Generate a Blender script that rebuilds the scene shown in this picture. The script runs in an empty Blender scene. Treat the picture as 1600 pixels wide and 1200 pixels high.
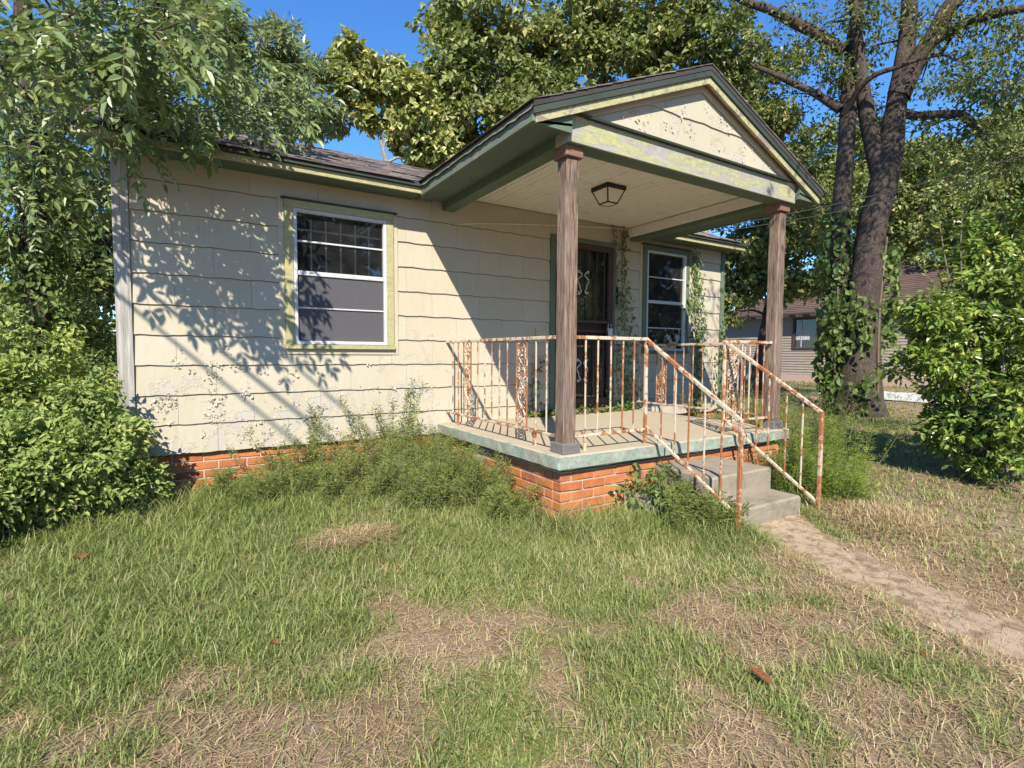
import bpy, bmesh, math, random
import numpy as np
from mathutils import Vector, Matrix
R = math.radians
SC = bpy.context.scene
COL = SC.collection
random.seed(7)

# ------------------------------------------------------------------ camera
CAM = np.array([0.3767, -5.5221, 0.9081])
C_R = np.array([0.84898, -0.52840, 0.00517]); C_U = np.array([0.02527, 0.05037, 0.99841]); C_F = np.array([0.52782, 0.84750, -0.05612])
FPX = 817.28
cam = bpy.data.cameras.new('camera'); camo = bpy.data.objects.new('camera', cam); COL.objects.link(camo)
cam.sensor_width = 36.0; cam.lens = FPX / 1600 * 36.0; cam.clip_start = 0.05; cam.clip_end = 2000
M = Matrix.Identity(4)
for i in range(3):
    M[i][0] = C_R[i]; M[i][1] = C_U[i]; M[i][2] = -C_F[i]; M[i][3] = CAM[i]
camo.matrix_world = M
SC.camera = camo

# ------------------------------------------------------------------ world, sun, exposure
SUN_EL = 41.3
SUN_AZ = math.atan2(-0.53, -0.85)
w = bpy.data.worlds.new('World'); SC.world = w; w.use_nodes = True
nt = w.node_tree; nt.nodes.clear()
sky = nt.nodes.new('ShaderNodeTexSky'); sky.sky_type = 'NISHITA'; sky.sun_disc = False
sky.sun_elevation = R(SUN_EL); sky.sun_rotation = SUN_AZ
sky.air_density = 1.0; sky.dust_density = 0.0; sky.ozone_density = 10.0
bg = nt.nodes.new('ShaderNodeBackground'); bg.inputs['Strength'].default_value = 0.125
wo = nt.nodes.new('ShaderNodeOutputWorld')
hs = nt.nodes.new('ShaderNodeHueSaturation'); hs.inputs['Saturation'].default_value = 1.08
nt.links.new(sky.outputs[0], hs.inputs['Color']); nt.links.new(hs.outputs[0], bg.inputs[0]); nt.links.new(bg.outputs[0], wo.inputs[0])
sl = bpy.data.lights.new('sun', 'SUN'); sl.energy = 4.7; sl.angle = R(0.53); sl.color = (1.0, 0.91, 0.78)
so = bpy.data.objects.new('sun', sl); COL.objects.link(so)
SUNDIR = Vector((0.53, 0.85, -math.tan(R(SUN_EL)) * math.hypot(0.53, 0.85))).normalized()
so.rotation_euler = SUNDIR.to_track_quat('-Z', 'Y').to_euler(); so.location = (-6, -14, 12)
SC.view_settings.view_transform = 'Standard'; SC.view_settings.look = 'None'
SC.view_settings.exposure = 1.05; SC.view_settings.gamma = 1.0
SC.cycles.use_denoising = True
SC.cycles.max_bounces = 8; SC.cycles.transparent_max_bounces = 12
SC.cycles.sample_clamp_indirect = 8.0

def at(u, v, d):
    """place a thing seen at (u, v) of the photograph at real distance d"""
    return CAM + d * (C_F + C_R * (u - 800) / FPX - C_U * (v - 600) / FPX)

# ------------------------------------------------------------------ material helpers
class NT:
    def __init__(s, name):
        s.m = bpy.data.materials.new(name); s.m.use_nodes = True
        s.t = s.m.node_tree; s.b = s.t.nodes['Principled BSDF']; s.out = s.t.nodes['Material Output']
        s.b.inputs['Specular IOR Level'].default_value = 0.3
        s._c = None
    def n(s, ty, **k):
        x = s.t.nodes.new(ty)
        for a, b in k.items(): setattr(x, a, b)
        return x
    def l(s, a, b): s.t.links.new(a, b)
    def set(s, sock, val):
        if hasattr(val, 'is_output') or isinstance(val, bpy.types.NodeSocket): s.l(val, sock)
        elif isinstance(val, (tuple, list)) and len(val) == 3 and sock.type == 'RGBA': sock.default_value = (*val, 1)
        else: sock.default_value = val
    def coord(s, scale=(1, 1, 1), kind='Object', rnd=False):
        if s._c is None: s._c = s.n('ShaderNodeTexCoord')
        v = s._c.outputs[kind]
        if rnd:
            oi = s.n('ShaderNodeObjectInfo'); mu = s.n('ShaderNodeMath', operation='MULTIPLY'); s.l(oi.outputs['Random'], mu.inputs[0]); mu.inputs[1].default_value = 37.0
            ad = s.n('ShaderNodeVectorMath', operation='ADD'); s.l(v, ad.inputs[0]); s.l(mu.outputs[0], ad.inputs[1]); v = ad.outputs[0]
        mp = s.n('ShaderNodeMapping'); s.l(v, mp.inputs[0]); mp.inputs['Scale'].default_value = scale
        return mp.outputs[0]
    def noise(s, scale=5, detail=4, rough=.55, vec=None, dist=0):
        x = s.n('ShaderNodeTexNoise'); x.inputs['Scale'].default_value = scale; x.inputs['Detail'].default_value = detail
        x.inputs['Roughness'].default_value = rough; x.inputs['Distortion'].default_value = dist
        s.l(vec if vec is not None else s.coord(), x.inputs['Vector'])
        return x.outputs['Fac']
    def ramp(s, f, stops):
        x = s.n('ShaderNodeValToRGB'); e = x.color_ramp.elements
        while len(e) < len(stops): e.new(.5)
        for i, (p, c) in enumerate(stops):
            e[i].position = p
            e[i].color = (*c, 1) if isinstance(c, (tuple, list)) else (c, c, c, 1)
        s.l(f, x.inputs[0]); return x.outputs[0]
    def mix(s, f, a, b, mode='MIX'):
        x = s.n('ShaderNodeMix', data_type='RGBA', blend_type=mode)
        s.set(x.inputs[0], f); s.set(x.inputs[6], a); s.set(x.inputs[7], b); return x.outputs[2]
    def math(s, op, a, b=0.0):
        x = s.n('ShaderNodeMath', operation=op); s.set(x.inputs[0], a); s.set(x.inputs[1], b); return x.outputs[0]
    def orand(s):
        return s.n('ShaderNodeObjectInfo').outputs['Random']
    def island(s):
        return s.n('ShaderNodeNewGeometry').outputs['Random Per Island']
    def sep(s, vec):
        x = s.n('ShaderNodeSeparateXYZ'); s.l(vec, x.inputs[0]); return x.outputs
    def bump(s, h, strength=.4, dist=.01):
        x = s.n('ShaderNodeBump'); x.inputs['Strength'].default_value = strength; x.inputs['Distance'].default_value = dist
        s.l(h, x.inputs['Height']); s.l(x.outputs[0], s.b.inputs['Normal'])
    def done(s, color=None, rough=.75, spec=None, metal=None):
        if color is not None: s.set(s.b.inputs['Base Color'], color)
        s.set(s.b.inputs['Roughness'], rough)
        if spec is not None: s.b.inputs['Specular IOR Level'].default_value = spec
        if metal is not None: s.b.inputs['Metallic'].default_value = metal
        return s.m

MT = {}
def mk_siding(name, base, base2, low=True, peel=.5):
    k = NT(name)
    g = k.noise(9, 2, .5, k.coord((14, 14, .35)))                       # combed vertical grain
    big = k.noise(1.6, 3, .6)
    c = k.mix(k.ramp(big, [(.3, 0.), (.75, 1.)]), base, base2)
    c = k.mix(k.math('MULTIPLY', k.orand(), .3), c, (.40, .355, .235))
    c = k.mix(.35, c, k.mix(g, (.62, .58, .5), (1, 1, 1)), 'MULTIPLY')
    # peeling paint: irregular bare grey board with lifted rims
    p1 = k.noise(5.5, 6, .68, k.coord((1, 1, .8)), .6); p2 = k.noise(1.3, 2, .5)
    z = k.sep(k.coord())[2]
    hz = k.n('ShaderNodeMapRange'); k.l(z, hz.inputs[0])
    hz.inputs[1].default_value = .2; hz.inputs[2].default_value = 1.7; hz.inputs[3].default_value = .13 if low else .1; hz.inputs[4].default_value = -.05 if low else .1
    pm = k.math('ADD', k.math('ADD', p1, k.math('MULTIPLY', k.math('SUBTRACT', p2, .5), peel)), hz.outputs[0])
    bare = k.ramp(pm, [(.685, 0.), (.70, 1.)])
    rim = k.ramp(pm, [(.655, 0.), (.68, 1.), (.692, 1.), (.705, 0.)])
    c = k.mix(k.math('MULTIPLY', bare, .8), c, (.38, .355, .31))
    c = k.mix(k.math('MULTIPLY', rim, .75), c, (.54, .50, .40))
    # grime streaks and mildew specks
    st = k.noise(6, 4, .7, k.coord((5, 5, .5)))
    c = k.mix(k.ramp(st, [(.55, 0.), (.8, .35)]), c, (.30, .27, .19))
    sp = k.noise(34, 3, .7)
    c = k.mix(k.ramp(sp, [(.68, 0.), (.74, .6)]), c, (.16, .14, .10))
    h = k.math('ADD', k.math('MULTIPLY', g, .25), k.math('SUBTRACT', k.math('MULTIPLY', rim, 1.4), k.math('MULTIPLY', bare, .8)))
    k.bump(h, .55, .006)
    return k.done(c, .8)
MT['siding'] = mk_siding('cream_siding', (.46, .425, .345), (.43, .39, .295))
MT['siding_gable'] = mk_siding('gable_siding', (.46, .43, .33), (.40, .38, .28), False, .12)

def mk_paint(name, base, base2, wood, thr=.62, lichen=None, axis=(1, 1, 1), sc=7):
    k = NT(name)
    v = k.coord(axis)
    n1 = k.noise(sc, 6, .7, v, .4); n2 = k.noise(2.2, 3, .6); n3 = k.noise(60, 2, .5, v)
    c = k.mix(k.ramp(n2, [(.3, 0.), (.7, 1.)]), base, base2)
    if lichen:
        n4 = k.noise(26, 5, .75)
        c = k.mix(k.ramp(n4, [(.45, 0.), (.62, .85)]), c, lichen)
    bare = k.ramp(n1, [(thr, 0.), (thr + .02, 1.)])
    wd = k.mix(k.noise(20, 3, .6, v), wood, tuple(x * .5 for x in wood))
    c = k.mix(bare, c, wd)
    c = k.mix(k.ramp(n3, [(.62, 0.), (.8, .4)]), c, (.05, .05, .04)); c = k.mix(k.ramp(k.noise(11, 6, .75, k.coord((.5, .5, 2.5))), [(.56, 0.), (.72, .6)]), c, tuple(x_ * .4 for x_ in base2))
    k.bump(k.math('ADD', k.math('MULTIPLY', bare, -1.), k.math('MULTIPLY', n3, .3)), .35, .004)
    return k.done(c, .7)
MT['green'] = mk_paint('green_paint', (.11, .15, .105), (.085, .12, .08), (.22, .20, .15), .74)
MT['green_lit'] = mk_paint('green_trim_lichen', (.34, .32, .175), (.28, .27, .15), (.30, .27, .2), .64, (.40, .365, .17), (1, 1, 4), 6)
MT['green_yellow'] = mk_paint('green_beam_lichen', (.26, .265, .19), (.33, .325, .18), (.40, .38, .35), .50, (.42, .41, .15), (.45, 1, 2.2), 6)
MT['yellow_rake'] = mk_paint('yellow_rake', (.34, .325, .185), (.27, .27, .16), (.30, .26, .2), .55, (.43, .40, .19))
MT['dark_green'] = mk_paint('dark_green_paint', (.045, .06, .045), (.03, .04, .032), (.14, .13, .11), .72)
MT['fascia'] = mk_paint('weathered_fascia', (.14, .17, .12), (.11, .13, .10), (.24, .23, .2), .54, None, (.6, .35, 2))
MT['cream'] = mk_paint('cream_trim', (.46, .41, .30), (.41, .36, .25), (.40, .37, .3), .72)
MT['ceiling'] = mk_paint('ceiling_paint', (.72, .69, .62), (.67, .64, .57), (.48, .42, .32), .76, None, (4, .5, 1))
MT['white'] = mk_paint('white_metal', (.50, .50, .50), (.43, .435, .44), (.42, .42, .42), .78)

k = NT('weathered_post')
v = k.coord((9, 9, .9), rnd=True)
g = k.noise(4, 6, .7, v, .8); g2 = k.noise(18, 4, .6, k.coord((6, 6, .25), rnd=True)); b_ = k.noise(1.4, 2, .5)
c = k.mix(k.ramp(g, [(.3, 0.), (.7, 1.)]), (.10, .064, .045), (.30, .215, .16)); c = k.mix(k.ramp(g2, [(.38, .95), (.55, 0.)]), c, (.05, .03, .022))
c = k.mix(k.ramp(b_, [(.4, 0.), (.7, .4)]), c, (.27, .215, .175)); k.bump(k.math('ADD', g, g2), .9, .009)
MT['post'] = k.done(c, .85)
k = NT('weathered_grey_board')
g = k.noise(5, 6, .7, k.coord((10, 10, .5)), .6); c = k.mix(k.ramp(g, [(.3, 0.), (.7, 1.)]), (.16, .15, .13), (.46, .44, .40)); k.bump(g, .5, .005)
MT['greyboard'] = k.done(c, .85)
k = NT('dark_base_wood')
g = k.noise(5, 6, .7, k.coord((2, 2, 9)), .6); c = k.mix(g, (.07, .065, .06), (.20, .19, .18)); k.bump(g, .5, .004)
MT['postbase'] = k.done(c, .8)
k = NT('brown_cap_wood')
g = k.noise(6, 6, .7, k.coord((2, 2, 8)), .6); c = k.mix(g, (.10, .05, .035), (.27, .15, .10)); k.bump(g, .4, .004)
MT['cap'] = k.done(c, .75)

k = NT('red_brick')
o = k.orand(); v = k.coord(rnd=True)
n1 = k.noise(14, 5, .65, v); n2 = k.noise(70, 3, .6, v)
c = k.ramp(o, [(0., (.33, .10, .035)), (.4, (.42, .15, .05)), (.75, (.38, .125, .05)), (1., (.26, .075, .035))])
c = k.mix(k.ramp(n1, [(.45, 0.), (.75, .6)]), c, (.50, .24, .10)); c = k.mix(k.ramp(n2, [(.62, 0.), (.75, .6)]), c, (.14, .06, .04))
k.bump(k.math('ADD', n1, n2), .5, .004)
MT['brick'] = k.done(c, .9)
k = NT('mortar'); n1 = k.noise(30, 5, .7); k.bump(n1, .5, .006)
MT['mortar'] = k.done(k.mix(n1, (.33, .285, .225), (.46, .41, .34)), .95)

def mk_concrete(name, a, b, stain):
    k = NT(name); n1 = k.noise(2.3, 6, .65); n2 = k.noise(60, 4, .7); n3 = k.noise(5, 5, .7)
    c = k.mix(n1, a, b); c = k.mix(k.ramp(n3, [(.5, 0.), (.72, .55)]), c, stain); c = k.mix(k.ramp(n2, [(.58, 0.), (.75, .35)]), c, (.12, .11, .09))
    k.bump(k.math('ADD', k.math('MULTIPLY', n2, .5), n3), .45, .008)
    return k.done(c, .9)
MT['concrete'] = mk_concrete('worn_concrete', (.19, .165, .125), (.29, .25, .185), (.09, .075, .055))
MT['drive'] = mk_concrete('pale_concrete', (.42, .42, .42), (.52, .52, .5), (.32, .31, .29))
k = NT('porch_slab_paint')                                             # worn tan top, flaking mint green on the edge
geo = k.n('ShaderNodeNewGeometry'); nz = k.sep(geo.outputs['True Normal'])[2]
n1 = k.noise(4, 6, .7); n2 = k.noise(40, 4, .7); n3 = k.noise(11, 5, .7); n5 = k.noise(1.1, 3, .6)
top = k.mix(n5, (.31, .265, .185), (.40, .345, .245)); top = k.mix(k.ramp(n1, [(.5, 0.), (.8, .5)]), top, (.30, .26, .19))
edge = k.mix(k.ramp(n3, [(.35, 0.), (.65, 1.)]), (.19, .25, .20), (.30, .35, .29)); edge = k.mix(k.ramp(n1, [(.50, 0.), (.56, .9)]), edge, (.30, .28, .22))
edge = k.mix(k.ramp(k.noise(1.7, 4, .6, k.coord((1.5, 1.5, .3))), [(.62, 0.), (.70, .7)]), edge, (.33, .20, .13))
edge = k.mix(k.ramp(n2, [(.52, 0.), (.68, .7)]), edge, (.13, .12, .10)); edge = k.mix(k.ramp(k.noise(7, 5, .75, k.coord((1, 1, 2.5))), [(.5, 0.), (.66, .75)]), edge, (.22, .20, .16))
c = k.mix(k.ramp(nz, [(.55, 0.), (.8, 1.)]), edge, top); k.bump(k.math('ADD', n2, n3), .4, .006)
MT['slab'] = k.done(c, .85)

def mk_rust(name, paint, thr):
    k = NT(name); v = k.coord(rnd=True)
    n1 = k.noise(13, 6, .72, v); n2 = k.noise(3.2, 3, .6, v); n3 = k.noise(60, 3, .6, v)
    f = k.math('ADD', n1, k.math('MULTIPLY', k.math('SUBTRACT', n2, .5), .5)); rr = k.ramp(f, [(thr, 0.), (thr + .05, 1.)])
    rust = k.mix(n3, (.16, .055, .022), (.38, .15, .06))
    c = k.mix(rr, k.mix(n3, paint, tuple(x * .82 for x in paint)), rust); k.bump(k.math('ADD', k.math('MULTIPLY', rr, -.8), n3), .5, .003)
    return k.done(c, k.mix(rr, (.55,) * 3, (.9,) * 3))
MT['rail'] = mk_rust('rusty_cream_iron', (.52, .44, .33), .50)
MT['rail_red'] = mk_rust('rusty_baluster_iron', (.46, .36, .26), .43)

def mk_roof(name, a, b):
    k = NT(name); o = k.orand(); n1 = k.noise(90, 3, .7, k.coord(rnd=True)); n2 = k.noise(1.5, 4, .6)
    c = k.mix(o, a, b); c = k.mix(k.ramp(n2, [(.4, 0.), (.8, .6)]), c, tuple(x * .5 for x in a)); c = k.mix(k.ramp(n1, [(.5, 0.), (.7, .5)]), c, tuple(min(1, x * 1.7) for x in b)); k.bump(n1, .6, .004)
    return k.done(c, .95)
MT['shingle'] = mk_roof('grey_brown_shingle', (.115, .095, .09), (.19, .16, .15))
MT['shingle_brown'] = mk_roof('red_brown_shingle', (.085, .055, .046), (.125, .078, .064))
MT['shingle_edge'] = mk_roof('dark_shingle_edge', (.035, .035, .035), (.05, .048, .045))

k = NT('window_glass'); k.t.nodes.remove(k.b)
fr = k.n('ShaderNodeFresnel'); fr.inputs[0].default_value = 1.5
fac = k.math('MULTIPLY', fr.outputs[0], 1.5)
tr = k.n('ShaderNodeBsdfTransparent'); tr.inputs[0].default_value = (.78, .80, .80, 1); gl = k.n('ShaderNodeBsdfGlossy'); gl.inputs['Roughness'].default_value = .015
wv = k.noise(3, 2, .5); bp = k.n('ShaderNodeBump'); bp.inputs['Strength'].default_value = .04; bp.inputs['Distance'].default_value = .02; k.l(wv, bp.inputs['Height']); k.l(bp.outputs[0], gl.inputs['Normal'])
ms = k.n('ShaderNodeMixShader'); k.l(fac, ms.inputs[0]); k.l(tr.outputs[0], ms.inputs[1]); k.l(gl.outputs[0], ms.inputs[2]); df = k.n('ShaderNodeBsdfDiffuse'); df.inputs[0].default_value = (.34, .34, .35, 1); m2 = k.n('ShaderNodeMixShader'); k.l(k.ramp(k.noise(5, 5, .7), [(.3, .012), (.75, .06)]), m2.inputs[0]); k.l(ms.outputs[0], m2.inputs[1]); k.l(df.outputs[0], m2.inputs[2]); k.l(m2.outputs[0], k.out.inputs[0])
MT['glass'] = k.m
k = NT('insect_screen'); k.t.nodes.remove(k.b)
tr = k.n('ShaderNodeBsdfTransparent'); di = k.n('ShaderNodeBsdfDiffuse'); di.inputs[0].default_value = (.13, .127, .14, 1)
ms = k.n('ShaderNodeMixShader'); ms.inputs[0].default_value = .55; k.l(tr.outputs[0], ms.inputs[1]); k.l(di.outputs[0], ms.inputs[2]); k.l(ms.outputs[0], k.out.inputs[0])
MT['screen'] = k.m
k = NT('frosted_glass'); n1 = k.noise(40, 3, .6); k.bump(n1, .3, .003); MT['frost'] = k.done((.70, .66, .56), .35, .5)
def plain(name, c, rough=.6, var=.25, metal=0, scale=20):
    k = NT(name); n1 = k.noise(scale, 4, .65); k.bump(n1, .25, .003)
    return k.done(k.mix(n1, tuple(x * (1 - var) for x in c), tuple(min(1, x * (1 + var)) for x in c)), rough, metal=metal)
MT['black'] = plain('black_metal', (.018, .017, .016), .45)
MT['doorbrown'] = plain('dark_brown_iron', (.055, .034, .028), .5)
MT['doorwood'] = plain('dark_door_wood', (.06, .04, .03), .5)
MT['interior'] = plain('dark_interior', (.05, .042, .036), .9)
MT['redjamb'] = plain('red_brown_jamb', (.30, .10, .055), .7)
MT['bar'] = plain('tan_security_bar', (.62, .58, .52), .6)
MT['blind'] = plain('pale_blind_slat', (.70, .60, .50), .7)
MT['greymetal'] = plain('grey_metal', (.42, .43, .45), .4)
MT['cable'] = plain('grey_cable', (.03, .03, .03), .7)
MT['cream_cable'] = plain('cream_cable', (.62, .56, .42), .6)
MT['clap'] = plain('tan_clapboard', (.29, .245, .20), .85, .2, 0, 6)
MT['pinkbase'] = plain('pink_foundation', (.40, .29, .24), .9)
MT['whitewood'] = plain('white_wood', (.62, .60, .56), .7)
MT['darktrim'] = plain('dark_trim', (.06, .045, .042), .6)
MT['lip'] = plain('painted_shade_edge', (.15, .13, .10), .95)  # dark tone on shingle lips, painted in to deepen the course shadow lines
MT['curtain'] = plain('pale_curtain', (.45, .45, .46), .8)

def mk_leaf(name, stops, trans=.35, rough=.5, spec=.35, gain=1.4):
    k = NT(name); isl = k.island()
    n1 = k.noise(.8, 3, .6)
    f = k.math('ADD', k.math('MULTIPLY', isl, .85), k.math('MULTIPLY', k.math('SUBTRACT', n1, .42), 1.0))
    c = k.ramp(f, [(p_, tuple(min(1., x_ * gain) for x_ in c_)) for p_, c_ in stops])
    k.set(k.b.inputs['Base Color'], c); k.b.inputs['Roughness'].default_value = rough; k.b.inputs['Specular IOR Level'].default_value = spec
    tl = k.n('ShaderNodeBsdfTranslucent'); k.l(k.mix(.5, c, (.22, .26, .03), 'MIX'), tl.inputs[0])
    ms = k.n('ShaderNodeMixShader'); ms.inputs[0].default_value = trans; k.l(k.b.outputs[0], ms.inputs[1]); k.l(tl.outputs[0], ms.inputs[2]); k.l(ms.outputs[0], k.out.inputs[0])
    return k.m
MT['leaf_near'] = mk_leaf('leaf_near_tree', [(0, (.075, .125, .035)), (.45, (.125, .185, .06)), (.85, (.19, .25, .09)), (1, (.30, .33, .10))], .35, .38, .5, 1.15)
MT['leaf_vine'] = mk_leaf('leaf_vine', [(0, (.06, .10, .025)), (.6, (.105, .16, .04)), (1, (.17, .22, .06))], gain=1.2)
MT['leaf_dark'] = mk_leaf('leaf_dark_tree', [(0, (.05, .075, .022)), (.5, (.095, .125, .035)), (.9, (.16, .18, .055)), (1, (.28, .25, .08))], gain=1.3)
MT['leaf_mid'] = mk_leaf('leaf_mid_tree', [(0, (.07, .095, .028)), (.45, (.125, .155, .045)), (.85, (.215, .225, .075)), (1, (.36, .32, .12))], gain=1.4)
MT['leaf_yellow'] = mk_leaf('leaf_yellowing_tree', [(0, (.12, .16, .04)), (.35, (.21, .24, .07)), (.7, (.36, .36, .13)), (1, (.52, .45, .19))], gain=1.35)
MT['leaf_grey'] = mk_leaf('leaf_grey_green_tree', [(0, (.10, .135, .06)), (.5, (.165, .205, .095)), (1, (.26, .28, .14))], gain=1.3)
MT['leaf_bush'] = mk_leaf('leaf_glossy_bush', [(0, (.06, .11, .018)), (.45, (.115, .185, .03)), (.85, (.20, .275, .055)), (1, (.40, .40, .07))], .3, .32, .5, 1.15)
MT['leaf_shrub'] = mk_leaf('leaf_left_shrub', [(0, (.09, .14, .035)), (.45, (.165, .22, .06)), (.88, (.25, .30, .095)), (1, (.40, .38, .10))], .42, .55, .3, 1.5)
MT['leaf_pale'] = mk_leaf('leaf_pale_shrub', [(0, (.16, .22, .05)), (.5, (.25, .31, .08)), (1, (.38, .40, .12))], gain=1.2)
MT['leaf_weed'] = mk_leaf('leaf_fine_weed', [(0, (.10, .135, .035)), (.5, (.165, .205, .055)), (.9, (.24, .265, .085)), (1, (.35, .31, .13))], .4, .6, .2, 1.3)
MT['leaf_feather'] = mk_leaf('leaf_feathery_weed', [(0, (.11, .17, .025)), (.5, (.17, .24, .035)), (1, (.26, .30, .06))], .45)
MT['grass'] = mk_leaf('grass_blade', [(0, (.085, .12, .03)), (.4, (.145, .185, .05)), (.74, (.215, .25, .08)), (.9, (.31, .295, .125)), (1, (.44, .37, .2))], .3, .55, .3, 1.3)
MT['straw'] = mk_leaf('dry_straw', [(0, (.24, .165, .085)), (.5, (.39, .29, .16)), (1, (.54, .43, .26))], .15, .8, .1, 1.05)
MT['deadleaf'] = mk_leaf('dead_leaf', [(0, (.14, .05, .022)), (1, (.22, .085, .04))], .15, .8, .1, 1.)
def mk_bark(name, a, b):
    k = NT(name); g = k.noise(7, 6, .7, k.coord((4, 4, 1.0)), 1.2); n2 = k.noise(1.6, 4, .6); n3 = k.noise(18, 4, .7)
    c = k.mix(k.ramp(g, [(.3, 0.), (.7, 1.)]), a, b); c = k.mix(k.ramp(n2, [(.5, 0.), (.75, .4)]), c, (.17, .145, .12)); c = k.mix(k.ramp(n3, [(.55, 0.), (.75, .4)]), c, tuple(x * .5 for x in a)); k.bump(k.math('ADD', g, n3), 1., .05)
    return k.done(c, .95)
MT['bark'] = mk_bark('grey_brown_bark', (.03, .023, .018), (.125, .095, .075))
MT['bark_pale'] = mk_bark('pale_bark', (.22, .20, .17), (.46, .43, .38))
MT['twig'] = plain('brown_twig', (.14, .11, .075), .9)

k = NT('lawn_soil')
n1 = k.noise(.9, 6, .62); n2 = k.noise(9, 6, .7); n3 = k.noise(90, 4, .7)
c = k.mix(k.ramp(n1, [(.38, 0.), (.62, 1.)]), (.15, .105, .06), (.27, .19, .125)); c = k.mix(k.ramp(n2, [(.42, 0.), (.7, .8)]), c, (.34, .25, .17)); c = k.mix(k.ramp(n3, [(.5, 0.), (.75, .6)]), c, (.10, .075, .045))
k.bump(k.math('ADD', n2, n3), .8, .02)
MT['soil'] = k.done(c, .95)
k = NT('dirty_walk')
n1 = k.noise(2.2, 6, .65); n2 = k.noise(9, 6, .7); n3 = k.noise(110, 4, .7)
c = k.mix(n1, (.30, .225, .15), (.42, .335, .235)); c = k.mix(k.ramp(n2, [(.46, 0.), (.6, .9)]), c, (.17, .115, .07)); c = k.mix(k.ramp(n3, [(.55, 0.), (.75, .4)]), c, (.15, .11, .07))
k.bump(k.math('ADD', n2, n3), .6, .012)
MT['walk'] = k.done(c, .95)

# ------------------------------------------------------------------ object helpers
def tag(o, label=None, cat=None, group=None, kind=None):
    if label: o['label'] = label
    if cat: o['category'] = cat
    if group: o['group'] = group
    if kind: o['kind'] = kind
    return o
def thing(name, label, cat, loc=(0, 0, 0), group=None):
    o = bpy.data.objects.new(name, None); COL.objects.link(o); o.location = loc; o.empty_display_size = .2
    o['_off'] = tuple(-float(x) for x in loc)
    return tag(o, label, cat, group)
def obj(name, me, m, parent=None, loc=None, rot=None):
    o = bpy.data.objects.new(name, me); COL.objects.link(o)
    if m is not None and len(me.materials) == 0: me.materials.append(MT[m] if isinstance(m, str) else m)
    if loc is not None: o.location = loc
    if rot is not None: o.rotation_euler = rot
    if parent is not None:
        o.parent = parent
        if '_off' in parent: o.matrix_parent_inverse = Matrix.Translation(parent['_off'])
    return o
def np_mesh(name, V, quads=None, tris=None, smooth=False):
    me = bpy.data.meshes.new(name); V = np.asarray(V, np.float32)
    me.vertices.add(len(V)); me.vertices.foreach_set('co', V.ravel())
    li = []; ls = []; n = 0
    for F, kk in ((quads, 4), (tris, 3)):
        if F is not None and len(F):
            F = np.asarray(F, np.int32); li.append(F.ravel()); ls.append(n + np.arange(len(F)) * kk); n += F.size
    li = np.concatenate(li); ls = np.concatenate(ls)
    me.loops.add(len(li)); me.loops.foreach_set('vertex_index', li)
    me.polygons.add(len(ls)); me.polygons.foreach_set('loop_start', ls.astype(np.int32))
    me.polygons.foreach_set('use_smooth', np.full(len(ls), bool(smooth)))
    me.update(calc_edges=True)
    return me
def bm_mesh(name, bm, smooth=False):
    me = bpy.data.meshes.new(name); bmesh.ops.recalc_face_normals(bm, faces=bm.faces); bm.to_mesh(me); bm.free()
    if smooth:
        for p in me.polygons: p.use_smooth = True
    return me
def bm_box(bm, x0, x1, y0, y1, z0, z1, bev=0):
    vs = [bm.verts.new((x, y, z)) for z in (z0, z1) for y in (y0, y1) for x in (x0, x1)]
    fs = [bm.faces.new([vs[i] for i in f]) for f in ((0, 2, 3, 1), (4, 5, 7, 6), (0, 1, 5, 4), (2, 6, 7, 3), (0, 4, 6, 2), (1, 3, 7, 5))]
    if bev:
        es = list({e for f in fs for e in f.edges}); bmesh.ops.bevel(bm, geom=es, offset=bev, segments=1, affect='EDGES')
def box(name, x0, x1, y0, y1, z0, z1, m, parent=None, bev=.003):
    bm = bmesh.new(); bm_box(bm, x0, x1, y0, y1, z0, z1, bev); return obj(name, bm_mesh(name, bm), m, parent)
def prism(name, poly, axis, a0, a1, m, parent=None):
    """extrude a polygon given in the two other axes along axis"""
    def P(p, a): return {'y': (p[0], a, p[1]), 'x': (a, p[0], p[1]), 'z': (p[0], p[1], a)}[axis]
    bm = bmesh.new(); A = [bm.verts.new(P(p, a0)) for p in poly]; B = [bm.verts.new(P(p, a1)) for p in poly]
    bm.faces.new(A); bm.faces.new(B[::-1]); n = len(poly)
    for i in range(n): bm.faces.new((A[i], A[(i + 1) % n], B[(i + 1) % n], B[i]))
    return obj(name, bm_mesh(name, bm), m, parent)
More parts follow.
